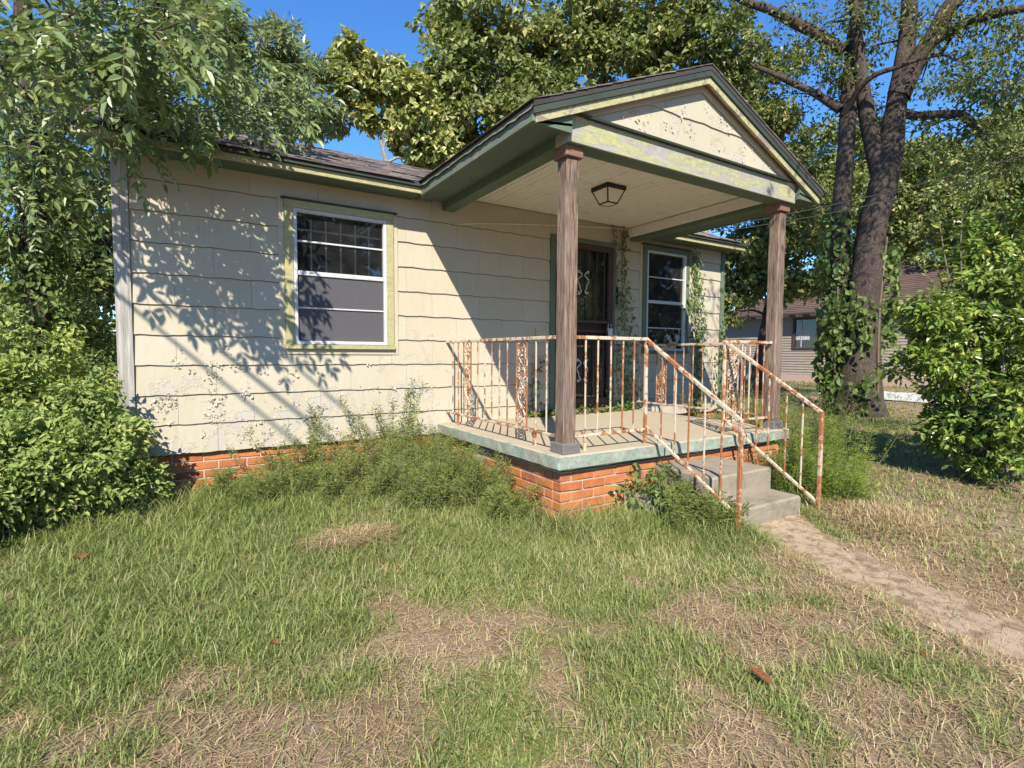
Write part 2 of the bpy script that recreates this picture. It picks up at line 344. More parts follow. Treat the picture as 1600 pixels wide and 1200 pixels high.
def tube_geo(paths, sides=6):
    """paths: list of (points (n,3), radii (n,)) -> V, quads"""
    Vs = []; Qs = []; off = 0
    for P, r in paths:
        P = np.asarray(P, float); r = np.broadcast_to(np.asarray(r, float), (len(P),)); n = len(P)
        T = np.gradient(P, axis=0); T /= np.linalg.norm(T, axis=1, keepdims=True) + 1e-9
        ref = np.array([0, 0, 1.]) if abs(T[0, 2]) < .9 else np.array([1., 0, 0])
        A = np.cross(T, ref); A /= np.linalg.norm(A, axis=1, keepdims=True) + 1e-9; B = np.cross(T, A)
        th = np.arange(sides) * 2 * np.pi / sides
        ring = P[:, None] + r[:, None, None] * (A[:, None] * np.cos(th)[None, :, None] + B[:, None] * np.sin(th)[None, :, None])
        Vs.append(ring.reshape(-1, 3)); i = np.arange(n - 1)[:, None] * sides; j = np.arange(sides)[None]; j2 = (j + 1) % sides
        Qs.append(np.stack([i + j, i + j2, i + sides + j2, i + sides + j], -1).reshape(-1, 4) + off)
        off_l = off + (n - 1) * sides
        cap = [off + (s % sides) for s in range(sides)]
        if sides == 4: Qs.append(np.array([cap[::-1], [off_l + s for s in range(4)]]))
        elif sides == 6: Qs.append(np.array([[cap[3], cap[2], cap[1], cap[0]], [cap[0], cap[5], cap[4], cap[3]], [off_l, off_l + 1, off_l + 2, off_l + 3], [off_l + 3, off_l + 4, off_l + 5, off_l]]))
        off += n * sides
    return np.concatenate(Vs), np.concatenate(Qs)
def tube(name, P, r, m, parent=None, sides=6, smooth=True):
    V, Q = tube_geo([(P, r)], sides); return obj(name, np_mesh(name, V, Q, smooth=smooth), m, parent)
def bar(name, a, b, w, m, parent=None, bev=.002, h=None):
    """square bar from a to b, bevelled, world coordinates"""
    a = Vector(a); b = Vector(b); d = b - a; L = d.length; h = h or w
    bm = bmesh.new(); bm_box(bm, -w / 2, w / 2, -h / 2, h / 2, 0, L, bev)
    zz = d.normalized(); ref = Vector((0, 1, 0)) if abs(zz.y) < .7 else Vector((0, 0, 1)); xx = ref.cross(zz).normalized(); yy = zz.cross(xx)
    Mx = Matrix((xx, yy, zz)).transposed().to_4x4(); Mx.translation = a; bmesh.ops.transform(bm, matrix=Mx, verts=bm.verts)
    return obj(name, bm_mesh(name, bm), m, parent)
def norm(a): return a / (np.linalg.norm(a, axis=-1, keepdims=True) + 1e-9)
def leaf_geo(P, D, N, L, Wd, kind='dia', fold=.18, droop=.15):
    n = len(P); D = norm(D); S = norm(np.cross(D, N)); N = np.cross(S, D); L = np.broadcast_to(L, (n,))[:, None]; Wd = np.broadcast_to(Wd, (n,))[:, None]
    i = np.arange(n)[:, None]
    if kind == 'dia':
        mid = P + D * L * .48 + N * fold * Wd; tip = P + D * L - N * droop * L
        V = np.stack([P, mid + S * Wd * .5, tip, mid - S * Wd * .5], 1).reshape(-1, 3)
        return V, None, np.concatenate([i * 4 + np.array([[0, 1, 2]]), i * 4 + np.array([[0, 2, 3]])])
    a = P + D * L * .30 + N * fold * Wd; b = P + D * L * .66 + N * fold * Wd * .9 - N * droop * L * .4; tip = P + D * L - N * droop * L
    V = np.stack([P, a + S * Wd * .46, b + S * Wd * .40, tip, b - S * Wd * .40, a - S * Wd * .46], 1).reshape(-1, 3)
    return V, np.concatenate([i * 6 + np.array([[0, 1, 2, 3]]), i * 6 + np.array([[0, 3, 4, 5]])]), None
def leaves(name, P, D, N, L, Wd, m, parent=None, kind='dia', **kw):
    V, q, t = leaf_geo(P, D, N, L, Wd, kind, **kw)
    return obj(name, np_mesh(name, V, q, t), m, parent)
def ball(rng, n, shell=2.2):
    d = norm(rng.normal(size=(n, 3))); return d * (rng.random((n, 1)) ** (1 / shell)), d
UP = np.array([0, 0, 1.]); SUNV = -np.array(SUNDIR)

# ================================================================== ground
def smooth01(t): t = np.clip(t, 0, 1); return t * t * (3 - 2 * t)
def gz(x, y):
    x = np.asarray(x, float); y = np.asarray(y, float)
    d = (x - CAM[0]) * .529 + (y - CAM[1]) * .849
    z = -.43 + .20 * smooth01((d - 7) / 14) + .012 * np.sin(x * 1.9 + .6 * y) + .012 * np.sin(y * 2.3 - x * .7) + .006 * np.sin(5.1 * x + 3.7 * y)
    z += .05 * np.exp(-((y + .3) ** 2) / .5) * ((x > -3) & (x < 2.9))
    t = y + 3.1; el = 3.98 + .33 * t; er = 4.72 + .38 * t
    z -= .05 * smooth01((x - el + .04) / .1) * (1 - smooth01((x - er - .05) / .5)) * smooth01((-3.12 - y) / .25)
    return z
def axis(a, b, step, far):
    core = np.arange(a, b + 1e-6, step); g = np.array([.5, 1.2, 2.2, 4, 7, 11, 17, 26, 40, 65, 110, 190, far])
    return np.concatenate([a - g[::-1], core, b + g])
gx = axis(-4, 16, .12, 600); gy = axis(-7, 6, .12, 600)
X, Y = np.meshgrid(gx, gy); Z = gz(X, Y)
nx, ny = len(gx), len(gy); ii, jj = np.meshgrid(np.arange(nx - 1), np.arange(ny - 1)); a = (jj * nx + ii).ravel()
ground = obj('ground', np_mesh('ground', np.stack([X, Y, Z], -1).reshape(-1, 3), np.stack([a, a + 1, a + nx + 1, a + nx], -1), smooth=True), 'soil'); tag(ground, kind='structure')
# worn front walk, three sagging slabs of dirty concrete drifting from the steps
def walk_edge(y): t = (y + 3.1); return 3.98 + .33 * t + .05 * math.sin(y * 5) + .03 * math.sin(y * 13), 4.72 + .38 * t + .05 * math.sin(y * 4 + 1) + .03 * math.sin(y * 11)
def walk_slab(y0, y1):
    ys = np.linspace(y0, y1, 14); V = []; Q = []
    for y in ys:
        l, r = walk_edge(y)
        for s in np.linspace(0, 1, 9):
            x = l + (r - l) * s; V.append((x, y, float(gz(x, y)) + .016 - .02 * abs(2 * s - 1) ** 4))
    for i in range(13):
        for j in range(8): q = i * 9 + j; Q.append((q, q + 1, q + 10, q + 9))
    return obj('path', np_mesh('path', V, Q, smooth=True), 'walk')
walk = walk_slab(-3.12, -6.6); tag(walk, kind='structure')
# neighbour's pale driveway
Vd = []; Qd = []
for i, y in enumerate(np.linspace(-14, 3.4, 18)):
    for x in (16.8, 18.3, 19.9): Vd.append((x, y, float(gz(x, y)) + .03))
for i in range(17):
    for j in range(2): q = i * 3 + j; Qd.append((q, q + 1, q + 4, q + 3))
tag(obj('driveway', np_mesh('driveway', Vd, Qd), 'drive'), kind='structure')

# ================================================================== the house
house = thing('small_house', 'small cream house with green trim and a gabled front porch', 'house', (3.85, 0, -.43))
EX = .265; ZT = 2.63; HX0, HX1 = -.10, 7.80; HY1 = 5.6
OPEN = [(1.29, 2.22, 1.0, 2.32), (4.45, 5.45, .17, 2.39), (6.11, 6.95, .98, 2.44)]
def minus(r, o):
    x0, x1, z0, z1 = r; a, b, c, d = o
    if a >= x1 or b <= x0 or c >= z1 or d <= z0: return [r]
    out = []
    if x0 < a: out.append((x0, a, z0, z1))
    if x1 > b: out.append((b, x1, z0, z1))
    m0, m1 = max(x0, a), min(x1, b)
    if z0 < c: out.append((m0, m1, z0, c))
    if z1 > d: out.append((m0, m1, d, z1))
    return out
def cut(r, ops):
    rs = [r]
    for o in ops: rs = [q for s in rs for q in minus(s, o)]
    return [q for q in rs if q[1] - q[0] > .012 and q[3] - q[2] > .012]
bm = bmesh.new()
xs = sorted({HX0, HX1, *[v for o in OPEN for v in o[:2]]})
for a_, b_ in zip(xs, xs[1:]):
    op = [o for o in OPEN if o[0] <= a_ and o[1] >= b_]
    zs = [(0.0, ZT + .1)] if not op else [(0.0, op[0][2]), (op[0][3], ZT + .1)]
    for z0, z1 in zs: bm_box(bm, a_, b_, .012, .14, z0, z1)
bm_box(bm, HX0, HX0 + .12, .14, HY1, 0, ZT + .1); bm_box(bm, HX1 - .12, HX1, .14, HY1, 0, ZT + .1); bm_box(bm, HX0 + .12, HX1 - .12, HY1 - .12, HY1, 0, ZT + .1)
wall = obj('wall', bm_mesh('wall', bm), 'siding', house)
inner = bmesh.new()
bm_box(inner, HX0 + .13, HX1 - .13, .15, HY1 - .13, .02, .06); bm_box(inner, HX0 + .13, HX1 - .13, 2.6, 2.7, .06, 2.55); bm_box(inner, HX0 + .13, HX1 - .13, .15, HY1 - .13, 2.55, 2.6)
obj('interior', bm_mesh('interior', inner), 'interior', house)
def wave(x, r): return .0036 * math.sin(2 * math.pi * x / .305 + r * 1.9 + math.sin(x * 1.3 + r)) + .0018 * math.sin(2 * math.pi * x / .113 + r * 2.7)
def shingle(x0, x1, z0, z1, row, full_bottom, parent, m='siding', yf=0.0, tilt=0):
    n = max(1, int((x1 - x0) / .045)); xx = np.linspace(x0 + .0011, x1 - .0011, n + 1); V = []; Q = []
    for x in xs_list(xx):
        zb = z0 + (wave(x, row) if full_bottom else 0) + tilt * (x - x0)
        V += [(x, yf + .010, zb), (x, yf - .010, zb), (x, yf - .0155, zb + .0045), (x, yf - .001, z1 + (.018 if full_bottom is not None else 0)), (x, yf + .010, z1 + .018)]
    for i in range(n):
        for j in range(4): q = i * 5 + j; Q.append((q, q + 5, q + 6, q + 1))
    Q += [(0, 1, 2, 3), (n * 5 + 3, n * 5 + 2, n * 5 + 1, n * 5)]
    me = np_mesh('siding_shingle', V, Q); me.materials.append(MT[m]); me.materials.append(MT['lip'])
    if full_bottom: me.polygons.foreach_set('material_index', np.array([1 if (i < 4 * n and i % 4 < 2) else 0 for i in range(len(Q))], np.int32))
    return obj('siding_shingle', me, None, parent)
def xs_list(a): return [float(v) for v in a]
BXL, BXR = 2.7, 6.1
OPS = [(o[0] - .05, o[1] + .05, o[2] - .05, o[3] + .05) for o in OPEN]
for r in range(10):
    z0 = r * EX; z1 = (r + 1) * EX
    x = (-.305 if r % 2 else 0.0)
    while x < HX1:
        for q in cut((max(x, 0.0), min(x + .61, HX1), z0, z1), OPS):
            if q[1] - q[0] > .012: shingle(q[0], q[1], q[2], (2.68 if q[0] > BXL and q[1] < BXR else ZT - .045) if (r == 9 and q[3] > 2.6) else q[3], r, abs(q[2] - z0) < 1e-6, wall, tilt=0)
        x += .61
box('corner_board', HX0 - .015, -.002, -.028, .09, -.02, ZT - .02, 'greyboard', house)
box('corner_board', HX1 - .0, HX1 + .09, -.028, .09, -.02, ZT - .02, 'green', house)
# ---- brick foundation: every brick its own piece
def brick_meshes(L, W, H, n=5):
    out = []
    for i in range(n):
        bm = bmesh.new(); bm_box(bm, -L / 2, L / 2, -W / 2, W / 2, -H / 2, H / 2, .004)
        for v in bm.verts: v.co += Vector([random.uniform(-.0022, .0022) for _ in range(3)])
        me = bm_mesh('brick', bm); me.materials.append(MT['brick']); out.append(me)
    return out
BL, BH, BC = .225, .066, .080
BM = brick_meshes(BL, .10, BH); BHALF = brick_meshes(.106, .10, BH)
def brick_wall(parent, along, fixed, a0, a1, ztop, rows, skip=lambda a, z: False):
    for r in range(rows):
        z = ztop - BC * (r + .5); a = a0 + (0 if r % 2 else -.119)
        while a < a1 - .06:
            lo, hi = max(a, a0), min(a + BL, a1)
            if hi - lo > .05:
                half = hi - lo < .16; me = random.choice(BHALF if half else BM); c = (lo + hi) / 2
                if not half and hi - lo < BL - .002: c = lo + (hi - lo) / 2
                if not skip(c, z):
                    j = random.uniform(-.003, .003); loc = (c, fixed + .05 + j, z) if along == 'x' else (fixed + .05 + j, c, z)
                    o = obj('brick', me, None, parent, loc, (random.uniform(-.012, .012), random.uniform(-.012, .012), (0 if along == 'x' else math.pi / 2) + random.uniform(-.012, .012)))
            a += BL + .013
bm = bmesh.new(); bm_box(bm, HX0 + .01, HX1 - .01, .035, .16, -.55, -.004); bm_box(bm, HX0 + .01, HX0 + .13, .16, HY1, -.55, -.004); bm_box(bm, HX1 - .13, HX1 - .01, .16, HY1, -.55, -.004); bm_box(bm, HX0 + .13, HX1 - .13, HY1 - .12, HY1, -.55, -.004)
found = obj('foundation', bm_mesh('foundation', bm), 'mortar', house)
brick_wall(found, 'x', .026, HX0, 2.80, -.006, 6); brick_wall(found, 'x', .026, 5.98, HX1, -.006, 6)

# ---- main roof, low gable, ridge along x
SL = .417; EY = -.34; EZ = 2.675; RY = 2.62; RZ = EZ + (RY - EY) * SL; RX0, RX1 = -.32, 7.98
bm = bmesh.new()
for xa_, xb_, ya, yb in ((RX0, 2.50, EY, RY), (2.50, 6.26, .06, RY), (6.26, RX1, EY, RY), (RX0, RX1, 2 * RY - EY, RY)):
    vs = []; za = EZ + (min(ya, 2 * RY - ya) - EY) * SL
    for dz in (0, -.03):
        vs += [bm.verts.new((xa_, ya, za + dz)), bm.verts.new((xb_, ya, za + dz)), bm.verts.new((xb_, yb, RZ + dz)), bm.verts.new((xa_, yb, RZ + dz))]
    for f in ((0, 1, 2, 3), (7, 6, 5, 4), (0, 4, 5, 1), (1, 5, 6, 2), (2, 6, 7, 3), (3, 7, 4, 0)): bm.faces.new([vs[i] for i in f])
roof = obj('roof', bm_mesh('roof', bm), 'shingle_edge', house)
TH = math.atan(SL); ROWH = .127
def tab_mesh(w):
    bm = bmesh.new(); bm_box(bm, -w / 2, w / 2, 0, .17, 0, .006)
    for v in bm.verts:
        if v.co.y < .01: v.co.z += .007
        v.co += Vector((random.uniform(-.003, .003), random.uniform(-.005, .005), random.uniform(-.002, .002)))
    me = bm_mesh('roof_shingle', bm); me.materials.append(MT['shingle']); return me
TABS = [tab_mesh(.298) for _ in range(6)]; TAB20 = tab_mesh(.198); TAB10 = tab_mesh(.098)
slope_len = math.hypot(RY - EY, RZ - EZ); nrow = int(slope_len / ROWH); cnt = 0; restV = []; restQ = []
tabs_all = []
for r in range(nrow):
    d = r * ROWH - .02; x = RX0 + .15 - (.1 * (r % 3))
    while x < RX1 - .1:
        y = EY + d * math.cos(TH); z = EZ + d * math.sin(TH) + .002
        if not (x > 2.5 and x < 6.2 and y < .35): tabs_all.append((r, x, y, z))
        x += .3035
for idx, (r, x, y, z) in enumerate(tabs_all):
    if r < 13 and x < 5.2 and cnt < 290:
        obj('roof_shingle', random.choice(TABS), None, roof, (x, y, z), (TH + random.uniform(-.012, .012), random.uniform(-.012, .012), random.uniform(-.01, .01))); cnt += 1
    else:
        me = random.choice(TABS); co = np.array([v.co[:] for v in me.vertices]); c, s = math.cos(TH), math.sin(TH)
        P = np.stack([co[:, 0] + x, co[:, 1] * c - co[:, 2] * s + y, co[:, 1] * s + co[:, 2] * c + z], 1); b0 = len(restV) * 8
        restV.append(P); restQ += [[v + b0 for v in p.vertices] for p in me.polygons]
tag(obj('roof_shingle_field', np_mesh('roof_shingle_field', np.concatenate(restV), restQ), 'shingle', roof), kind='stuff')
# eave: soffit, narrow lichen fascia, dark drip board
def eave(x0, x1):
    box('soffit', x0, x1, EY + .045, .011, 2.585, 2.605, 'green', house)
    box('fascia', x0, x1, EY + .02, EY + .044, 2.572, 2.632, 'green_lit', house)
    box('drip_board', x0, x1, EY - .012, EY + .03, 2.634, EZ - .022, 'dark_green', house)
eave(RX0, 2.50); eave(6.26, RX1)
prism('gable_wall', [(EY + .34, ZT + .1), (HY1 - .01, ZT + .1), (RY, RZ - .06)], 'x', HX0, HX0 + .1, 'siding', house)
prism('gable_wall', [(EY + .34, ZT + .1), (HY1 - .01, ZT + .1), (RY, RZ - .06)], 'x', HX1 - .1, HX1, 'siding', house)

# ---- porch
PX0, PX1, PY = 2.815, 5.96, -2.305; ST = .119
bm = bmesh.new(); bm_box(bm, PX0, PX1, PY, .004, 0, ST, .012)
bmesh.ops.subdivide_edges(bm, edges=[e for e in bm.edges if e.calc_length() > .5], cuts=24, use_grid_fill=True)
for v in bm.verts:
    if v.co.y < PY + .03 or v.co.x < PX0 + .03: v.co += Vector((random.uniform(-.004, .004), random.uniform(-.004, .004), random.uniform(-.003, .003)))
porch = obj('porch_floor', bm_mesh('porch_floor', bm), 'slab', house)
bm = bmesh.new(); bm_box(bm, PX0 + .075, PX1 - .08, PY + .075, PY + .2, -.55, -.03); bm_box(bm, PX0 + .075, PX0 + .19, PY + .2, .03, -.55, -.03); bm_box(bm, PX1 - .2, PX1 - .08, PY + .2, .03, -.55, -.03)
bm_box(bm, PX0 + .12, PX1 - .12, PY + .12, .02, -.03, 0.002)
pf = obj('porch_foundation', bm_mesh('porch_foundation', bm), 'mortar', house)
brick_wall(pf, 'x', PY + .065, PX0 + .065, PX1 - .07, -.032, 6); brick_wall(pf, 'y', PX0 + .065, PY + .175, .0, -.032, 6, lambda a, z: -1.05 < a < -.72 and z > -.2)
# columns
def column(x, y):
    c = bmesh.new(); bm_box(c, x - .063, x + .063, y - .063, y + .063, ST, 2.44, .012); bmesh.ops.subdivide_edges(c, edges=[e for e in c.edges if e.calc_length() > 1], cuts=14)
    for v in c.verts: v.co += Vector((random.uniform(-.0022, .0022), random.uniform(-.0022, .0022), 0))
    o = obj('porch_column', bm_mesh('porch_column', c), 'post', house)
    bm2 = bmesh.new(); bm_box(bm2, x - .088, x + .088, y - .088, y + .088, ST - .002, ST + .085, .006); obj('base_block', bm_mesh('base_block', bm2), 'postbase', o)
    bm2 = bmesh.new(); bm_box(bm2, x - .085, x + .085, y - .085, y + .085, 2.435, 2.522, .006); obj('cap_block', bm_mesh('cap_block', bm2), 'cap', o)
CY = PY + .12
column(2.965, CY); column(5.80, CY)
BX0, BX1, BYF = 2.869, 5.905, -2.31; BZ0, BZ1 = 2.522, 2.722
box('porch_beam', BX0, BX1, BYF, BYF + .17, BZ0, BZ1, 'green_yellow', house, .004)
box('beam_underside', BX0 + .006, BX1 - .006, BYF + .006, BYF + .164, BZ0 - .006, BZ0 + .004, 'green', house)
box('porch_beam', BX0 + .002, BX0 + .14, BYF + .171, -.014, BZ0 + .002, BZ1, 'green', house, .004)
box('porch_beam', BX1 - .14, BX1 - .002, BYF + .171, -.014, BZ0 + .002, BZ1, 'green', house, .004)
box('ceiling_trim', BX0 + .141, BX0 + .19, BYF + .172, -.014, 2.655, 2.69, 'ceiling', house); box('ceiling_trim', BX1 - .175, BX1 - .141, BYF + .172, -.014, 2.57, 2.69, 'ceiling', house)
pc = box('porch_ceiling', BX0 + .1, BX1 - .1, BYF + .12, -.002, 2.712, 2.73, 'ceiling', house)
x = BX0 + .14
while x < BX1 - .15:
    box('ceiling_board', x + .002, min(x + .083, BX1 - .14) - .002, BYF + .172, -.015, 2.70 + random.uniform(-.0015, .0015), 2.7125, 'ceiling', pc, .004); x += .083
# porch roof
AX = 4.375; QX0, QX1, QY = 2.49, 6.26, -2.385; QZ = 2.67; QA = QZ + (AX - QX0) * .412
def roof_side(xa, name='porch_roof'):
    bm = bmesh.new(); vs = []
    for dz in (0.018, -.02):
        vs += [bm.verts.new((xa, QY - .02, QZ + dz)), bm.verts.new((xa, 1.6, QZ + dz)), bm.verts.new((AX, 1.6, QA + dz)), bm.verts.new((AX, QY - .02, QA + dz))]
    for f in ((0, 1, 2, 3), (7, 6, 5, 4), (0, 4, 5, 1), (1, 5, 6, 2), (2, 6, 7, 3), (3, 7, 4, 0)): bm.faces.new([vs[i] for i in f])
    return obj(name, bm_mesh(name, bm), 'shingle_edge', house)
def porch_tabs(side, parent):
    n = int(math.hypot(AX - QX0, QA - QZ) / ROWH); ang = math.atan(.412); sg = 1 if side == 0 else -1; k = 0
    for r in range(n):
        d = r * ROWH - .03; y = QY - .03; first = (r % 3)
        while y < .4 + d * .9:
            w_ = (.2, .1, .2985)[first] if y == QY - .03 else .2985
            x = (QX0 + d * math.cos(ang)) if side == 0 else (QX1 - d * math.cos(ang)); z = QZ + .02 + d * math.sin(ang)
            me = random.choice(TABS) if w_ > .25 else (TAB20 if w_ > .15 else TAB10)
            o = obj('roof_shingle', me, None, parent, (x, y + w_ / 2, z))
            o.rotation_euler = (Matrix.Rotation(-math.pi / 2 * sg, 3, 'Z') @ Matrix.Rotation(ang + random.uniform(-.01, .02), 3, 'X')).to_euler(); k += 1
            y += w_ + .004
    return k
prl = roof_side(QX0); prr = roof_side(QX1); porch_tabs(0, prl); porch_tabs(1, prr)
# porch eaves: fascia boards, soffits
box('fascia', QX0 + .004, QX0 + .03, QY + .002, -.30, QZ - .115, QZ - .022, 'fascia', house); box('fascia', QX1 - .03, QX1 - .004, QY + .002, -.30, QZ - .115, QZ - .022, 'fascia', house)
bmr = bmesh.new(); V = []
for i in range(40):                                                     # bent metal drip edge along the left eave
    y = QY - .01 + i * (2.12 / 39); V.append((bmr.verts.new((QX0 - .012 - random.uniform(0, .006), y, QZ - .028 - random.uniform(0, .016))), bmr.verts.new((QX0 - .004, y, QZ - .004)), bmr.verts.new((QX0 - .010, y, QZ - .001))))
for a_, b_ in zip(V, V[1:]):
    bmr.faces.new((a_[0], b_[0], b_[1], a_[1])); bmr.faces.new((a_[1], b_[1], b_[2], a_[2]))
obj('drip_edge', bm_mesh('drip_edge', bmr), 'fascia', house)
prism('soffit', [(QX0 + .03, QZ - .107), (BX0 + .003, QZ - .06), (BX0 + .003, QZ - .04), (QX0 + .03, QZ - .09)], 'y', QY + .03, -.10, 'green', house)
prism('soffit', [(QX1 - .03, QZ - .107), (BX1 - .003, QZ - .06), (BX1 - .003, QZ - .04), (QX1 - .03, QZ - .09)], 'y', QY + .03, -.10, 'green', house)
# gable: backing, siding shingles clipped to the triangle, rake boards
def roofz(x): return QZ + (min(x - QX0, QX1 - x)) * .412
gback = prism('porch_gable', [(BX0 + .02, BZ1 - .01), (BX1 - .02, BZ1 - .01), (AX, roofz(AX) - .06)], 'y', BYF + .03, BYF + .15, 'siding_gable', house)
def gable_piece(x0, x1, z0, z1, row):
    n = max(2, int((x1 - x0) / .06)); V = []; Q = []; k = 0
    for x in np.linspace(x0 + .001, x1 - .001, n + 1):
        x = float(x); zt = min(z1, roofz(x) - .10); zb = min(z0 + wave(x * .55, row) * 1.6, zt)
        V += [(x, BYF + .03, zb), (x, BYF + .006, zb), (x, BYF + .018, zt), (x, BYF + .03, zt)]
    for i in range(n):
        for j in range(3): q = i * 4 + j; Q.append((q, q + 4, q + 5, q + 1))
    Q += [(0, 1, 2, 3), (n * 4 + 3, n * 4 + 2, n * 4 + 1, n * 4)]
    return obj('siding_shingle', np_mesh('siding_shingle', V, Q), 'siding_gable', gback)
for r, (z0, z1) in enumerate(((2.742, 3.02), (3.005, 3.29), (3.275, 3.45))):
    hx = AX - QX0; lim = (roofz(AX) - .10 - z0) / .412
    xa, xb = AX - lim + .01, AX + lim - .01; w_ = [xa, xb]
    for a_, b_ in zip(w_, w_[1:]): gable_piece(a_, b_, z0, z1, r + 3)
def rake(name, y0, y1, d0, d1, m, xa=QX0 + .004, xb=QX1 - .004):
    for s in (0, 1):
        xe = xa if s == 0 else xb
        poly = [(xe, roofz(xe) - d0), (AX, roofz(AX) - d0), (AX, roofz(AX) - d1), (xe, roofz(xe) - d1)]
        prism(name, poly, 'y', y0, y1, m, house)
rake('rake_crown', QY - .016, QY + .012, .024, .070, 'dark_green')
rake('rake_board', QY - .0, QY + .026, .071, .132, 'yellow_rake', QX0 + .03, QX1 - .03)
rake('rake_soffit', QY + .027, BYF + .03, .098, .112, 'cap', QX0 + .2, QX1 - .2)
rake('rake_frieze', BYF - .004, BYF + .006, .112, .17, 'cream', BX0 + .06, BX1 - .06)
prism('shelf_molding', [(BYF - .04, BZ1 + .012), (BYF + .03, BZ1 + .03), (BYF + .03, BZ1 + .001), (BYF - .035, BZ1 - .004)], 'x', BX0 - .01, BX1 + .01, 'dark_green', house)
for s, xx in ((0, QX0 + .03), (1, QX1 - .03)):                             # boxed eave returns
    xi = BX0 if s == 0 else BX1; prism('eave_return', [(xx, QZ - .108), (xi, QZ - .108), (xi, roofz(xi) - .125), (xx, roofz(xx) - .06)], 'y', QY + .03, BYF - .01, 'green', house)

# ---- windows
def window_left():
    x0, x1, z0, z1 = OPEN[0]
    wdw = obj('window', frame_mesh(x0, x1, z0, z1, .034, -.03, .03), 'white', house)
    zm = 1.70
    box('meeting_rail', x0 + .034, x1 - .034, -.018, .012, zm - .022, zm + .022, 'white', wdw)
    box('muntin', x0 + .034, x1 - .034, -.004, .010, 2.003, 2.021, 'white', wdw); box('muntin', x0 + .034, x1 - .034, -.016, -.004, 1.352, 1.368, 'white', wdw)
    box('pane', x0 + .03, x1 - .03, .011, .015, 2.02, z1 - .03, 'glass', wdw, 0); box('pane', x0 + .03, x1 - .03, .0112, .0152, zm + .02, 2.004, 'glass', wdw, 0)
    box('pane', x0 + .03, x1 - .03, .0113, .0153, 1.36, zm - .02, 'glass', wdw, 0); box('pane', x0 + .03, x1 - .03, .0111, .0151, z0 + .03, 1.36, 'glass', wdw, 0)
    box('insect_screen', x0 + .034, x1 - .034, -.0035, -.0015, z0 + .03, zm - .02, 'screen', wdw, 0)
    for bx in (1.47, 1.614, 1.761, 1.909, 2.053): bar('security_bar', (bx, .06, z0 - .02), (bx, .06, 2.25), .017, 'bar', wdw)
    for bz in (2.14, 1.175): bar('security_bar', (x0 + .0, .078, bz), (x1, .078, bz), .018, 'bar', wdw)
    box('jamb', x1 - .036, x1 - .001, .032, .16, z0, z1, 'redjamb', wdw); box('jamb', x0 + .001, x0 + .03, .032, .16, z0, z1, 'interior', wdw)
    trim(wdw, x0, x1, z0, z1, 'green_lit')
def frame_mesh(x0, x1, z0, z1, w, y0, y1):
    bm = bmesh.new(); bm_box(bm, x0, x0 + w, y0, y1, z0, z1, .003); bm_box(bm, x1 - w, x1, y0, y1, z0, z1, .003); bm_box(bm, x0 + w, x1 - w, y0 + .001, y1, z1 - w, z1 - .0003, .003); bm_box(bm, x0 + w, x1 - w, y0 + .001, y1, z0 + .0003, z0 + w, .003)
    return bm_mesh('window', bm)
def trim(wdw, x0, x1, z0, z1, m, head=.075):
    box('trim', x0 - .082, x0 - .001, -.034, .008, z0 - .002, z1 + .001, m, wdw); box('trim', x1 + .001, x1 + .075, -.034, .008, z0 - .002, z1 + .001, m, wdw)
    box('header', x0 - .082, x1 + .075, -.036, .008, z1 + .002, z1 + head, m, wdw); box('sill', x0 - .088, x1 + .08, -.052, .008, z0 - .046, z0 - .003, m, wdw)
    box('drip_cap', x0 - .11, x1 + .11, -.062, .008, z1 + head + .001, z1 + head + .014, 'dark_green', wdw)
    box('casing', x0 - .135, x0 - .083, -.018, .008, z0 - .10, z1 + head, 'cream', wdw, .002); box('casing', x1 + .076, x1 + .125, -.018, .008, z0 - .10, z1 + head, 'cream', wdw, .002); box('casing', x0 - .0825, x1 + .0755, -.0183, .008, z0 - .10, z0 - .047, 'cream', wdw, .002)
window_left()
def window_right():
    x0, x1, z0, z1 = OPEN[2]
    wdw = obj('window', frame_mesh(x0, x1, z0, z1, .03, -.03, .03), 'white', house); zm = 1.70
    box('meeting_rail', x0 + .03, x1 - .03, -.018, .012, zm - .022, zm + .022, 'white', wdw)
    for zz in (2.063, 1.317): box('muntin', x0 + .03, x1 - .03, -.004, .010, zz - .008, zz + .008, 'white', wdw)
    for i, (a_, b_) in enumerate(((2.07, z1 - .028), (zm + .02, 2.056), (1.324, zm - .02), (z0 + .028, 1.31))): box('pane', x0 + .028, x1 - .028, .011, .015, a_, b_, 'glass', wdw, 0)
    bl = box('blind', x0 + .05, x1 - .12, .10, .125, z1 - .06, z1 - .02, 'blind', wdw)
    z = z1 - .085
    while z > z0 + .3:
        if random.random() < .93:
            bm = bmesh.new(); bm_box(bm, x0 + .06, x1 - .14, -.018, .018, -.001, .001); t = random.uniform(.5, .9)
            bmesh.ops.rotate(bm, verts=bm.verts, matrix=Matrix.Rotation(t, 3, 'X')); bmesh.ops.translate(bm, verts=bm.verts, vec=(0, .092, z)); obj('slat', bm_mesh('slat', bm), 'blind', wdw)
        z -= .045
    for bx in (6.24, 6.37, 6.5, 6.63, 6.76): bar('security_bar', (bx, .065, z0 - .02), (bx, .065, 2.4), .012, 'black', wdw)
    box('jamb', x1 - .034, x1 - .001, .032, .16, z0, z1, 'redjamb', wdw)
    trim(wdw, x0, x1, z0, z1, 'green', .07)
window_right()
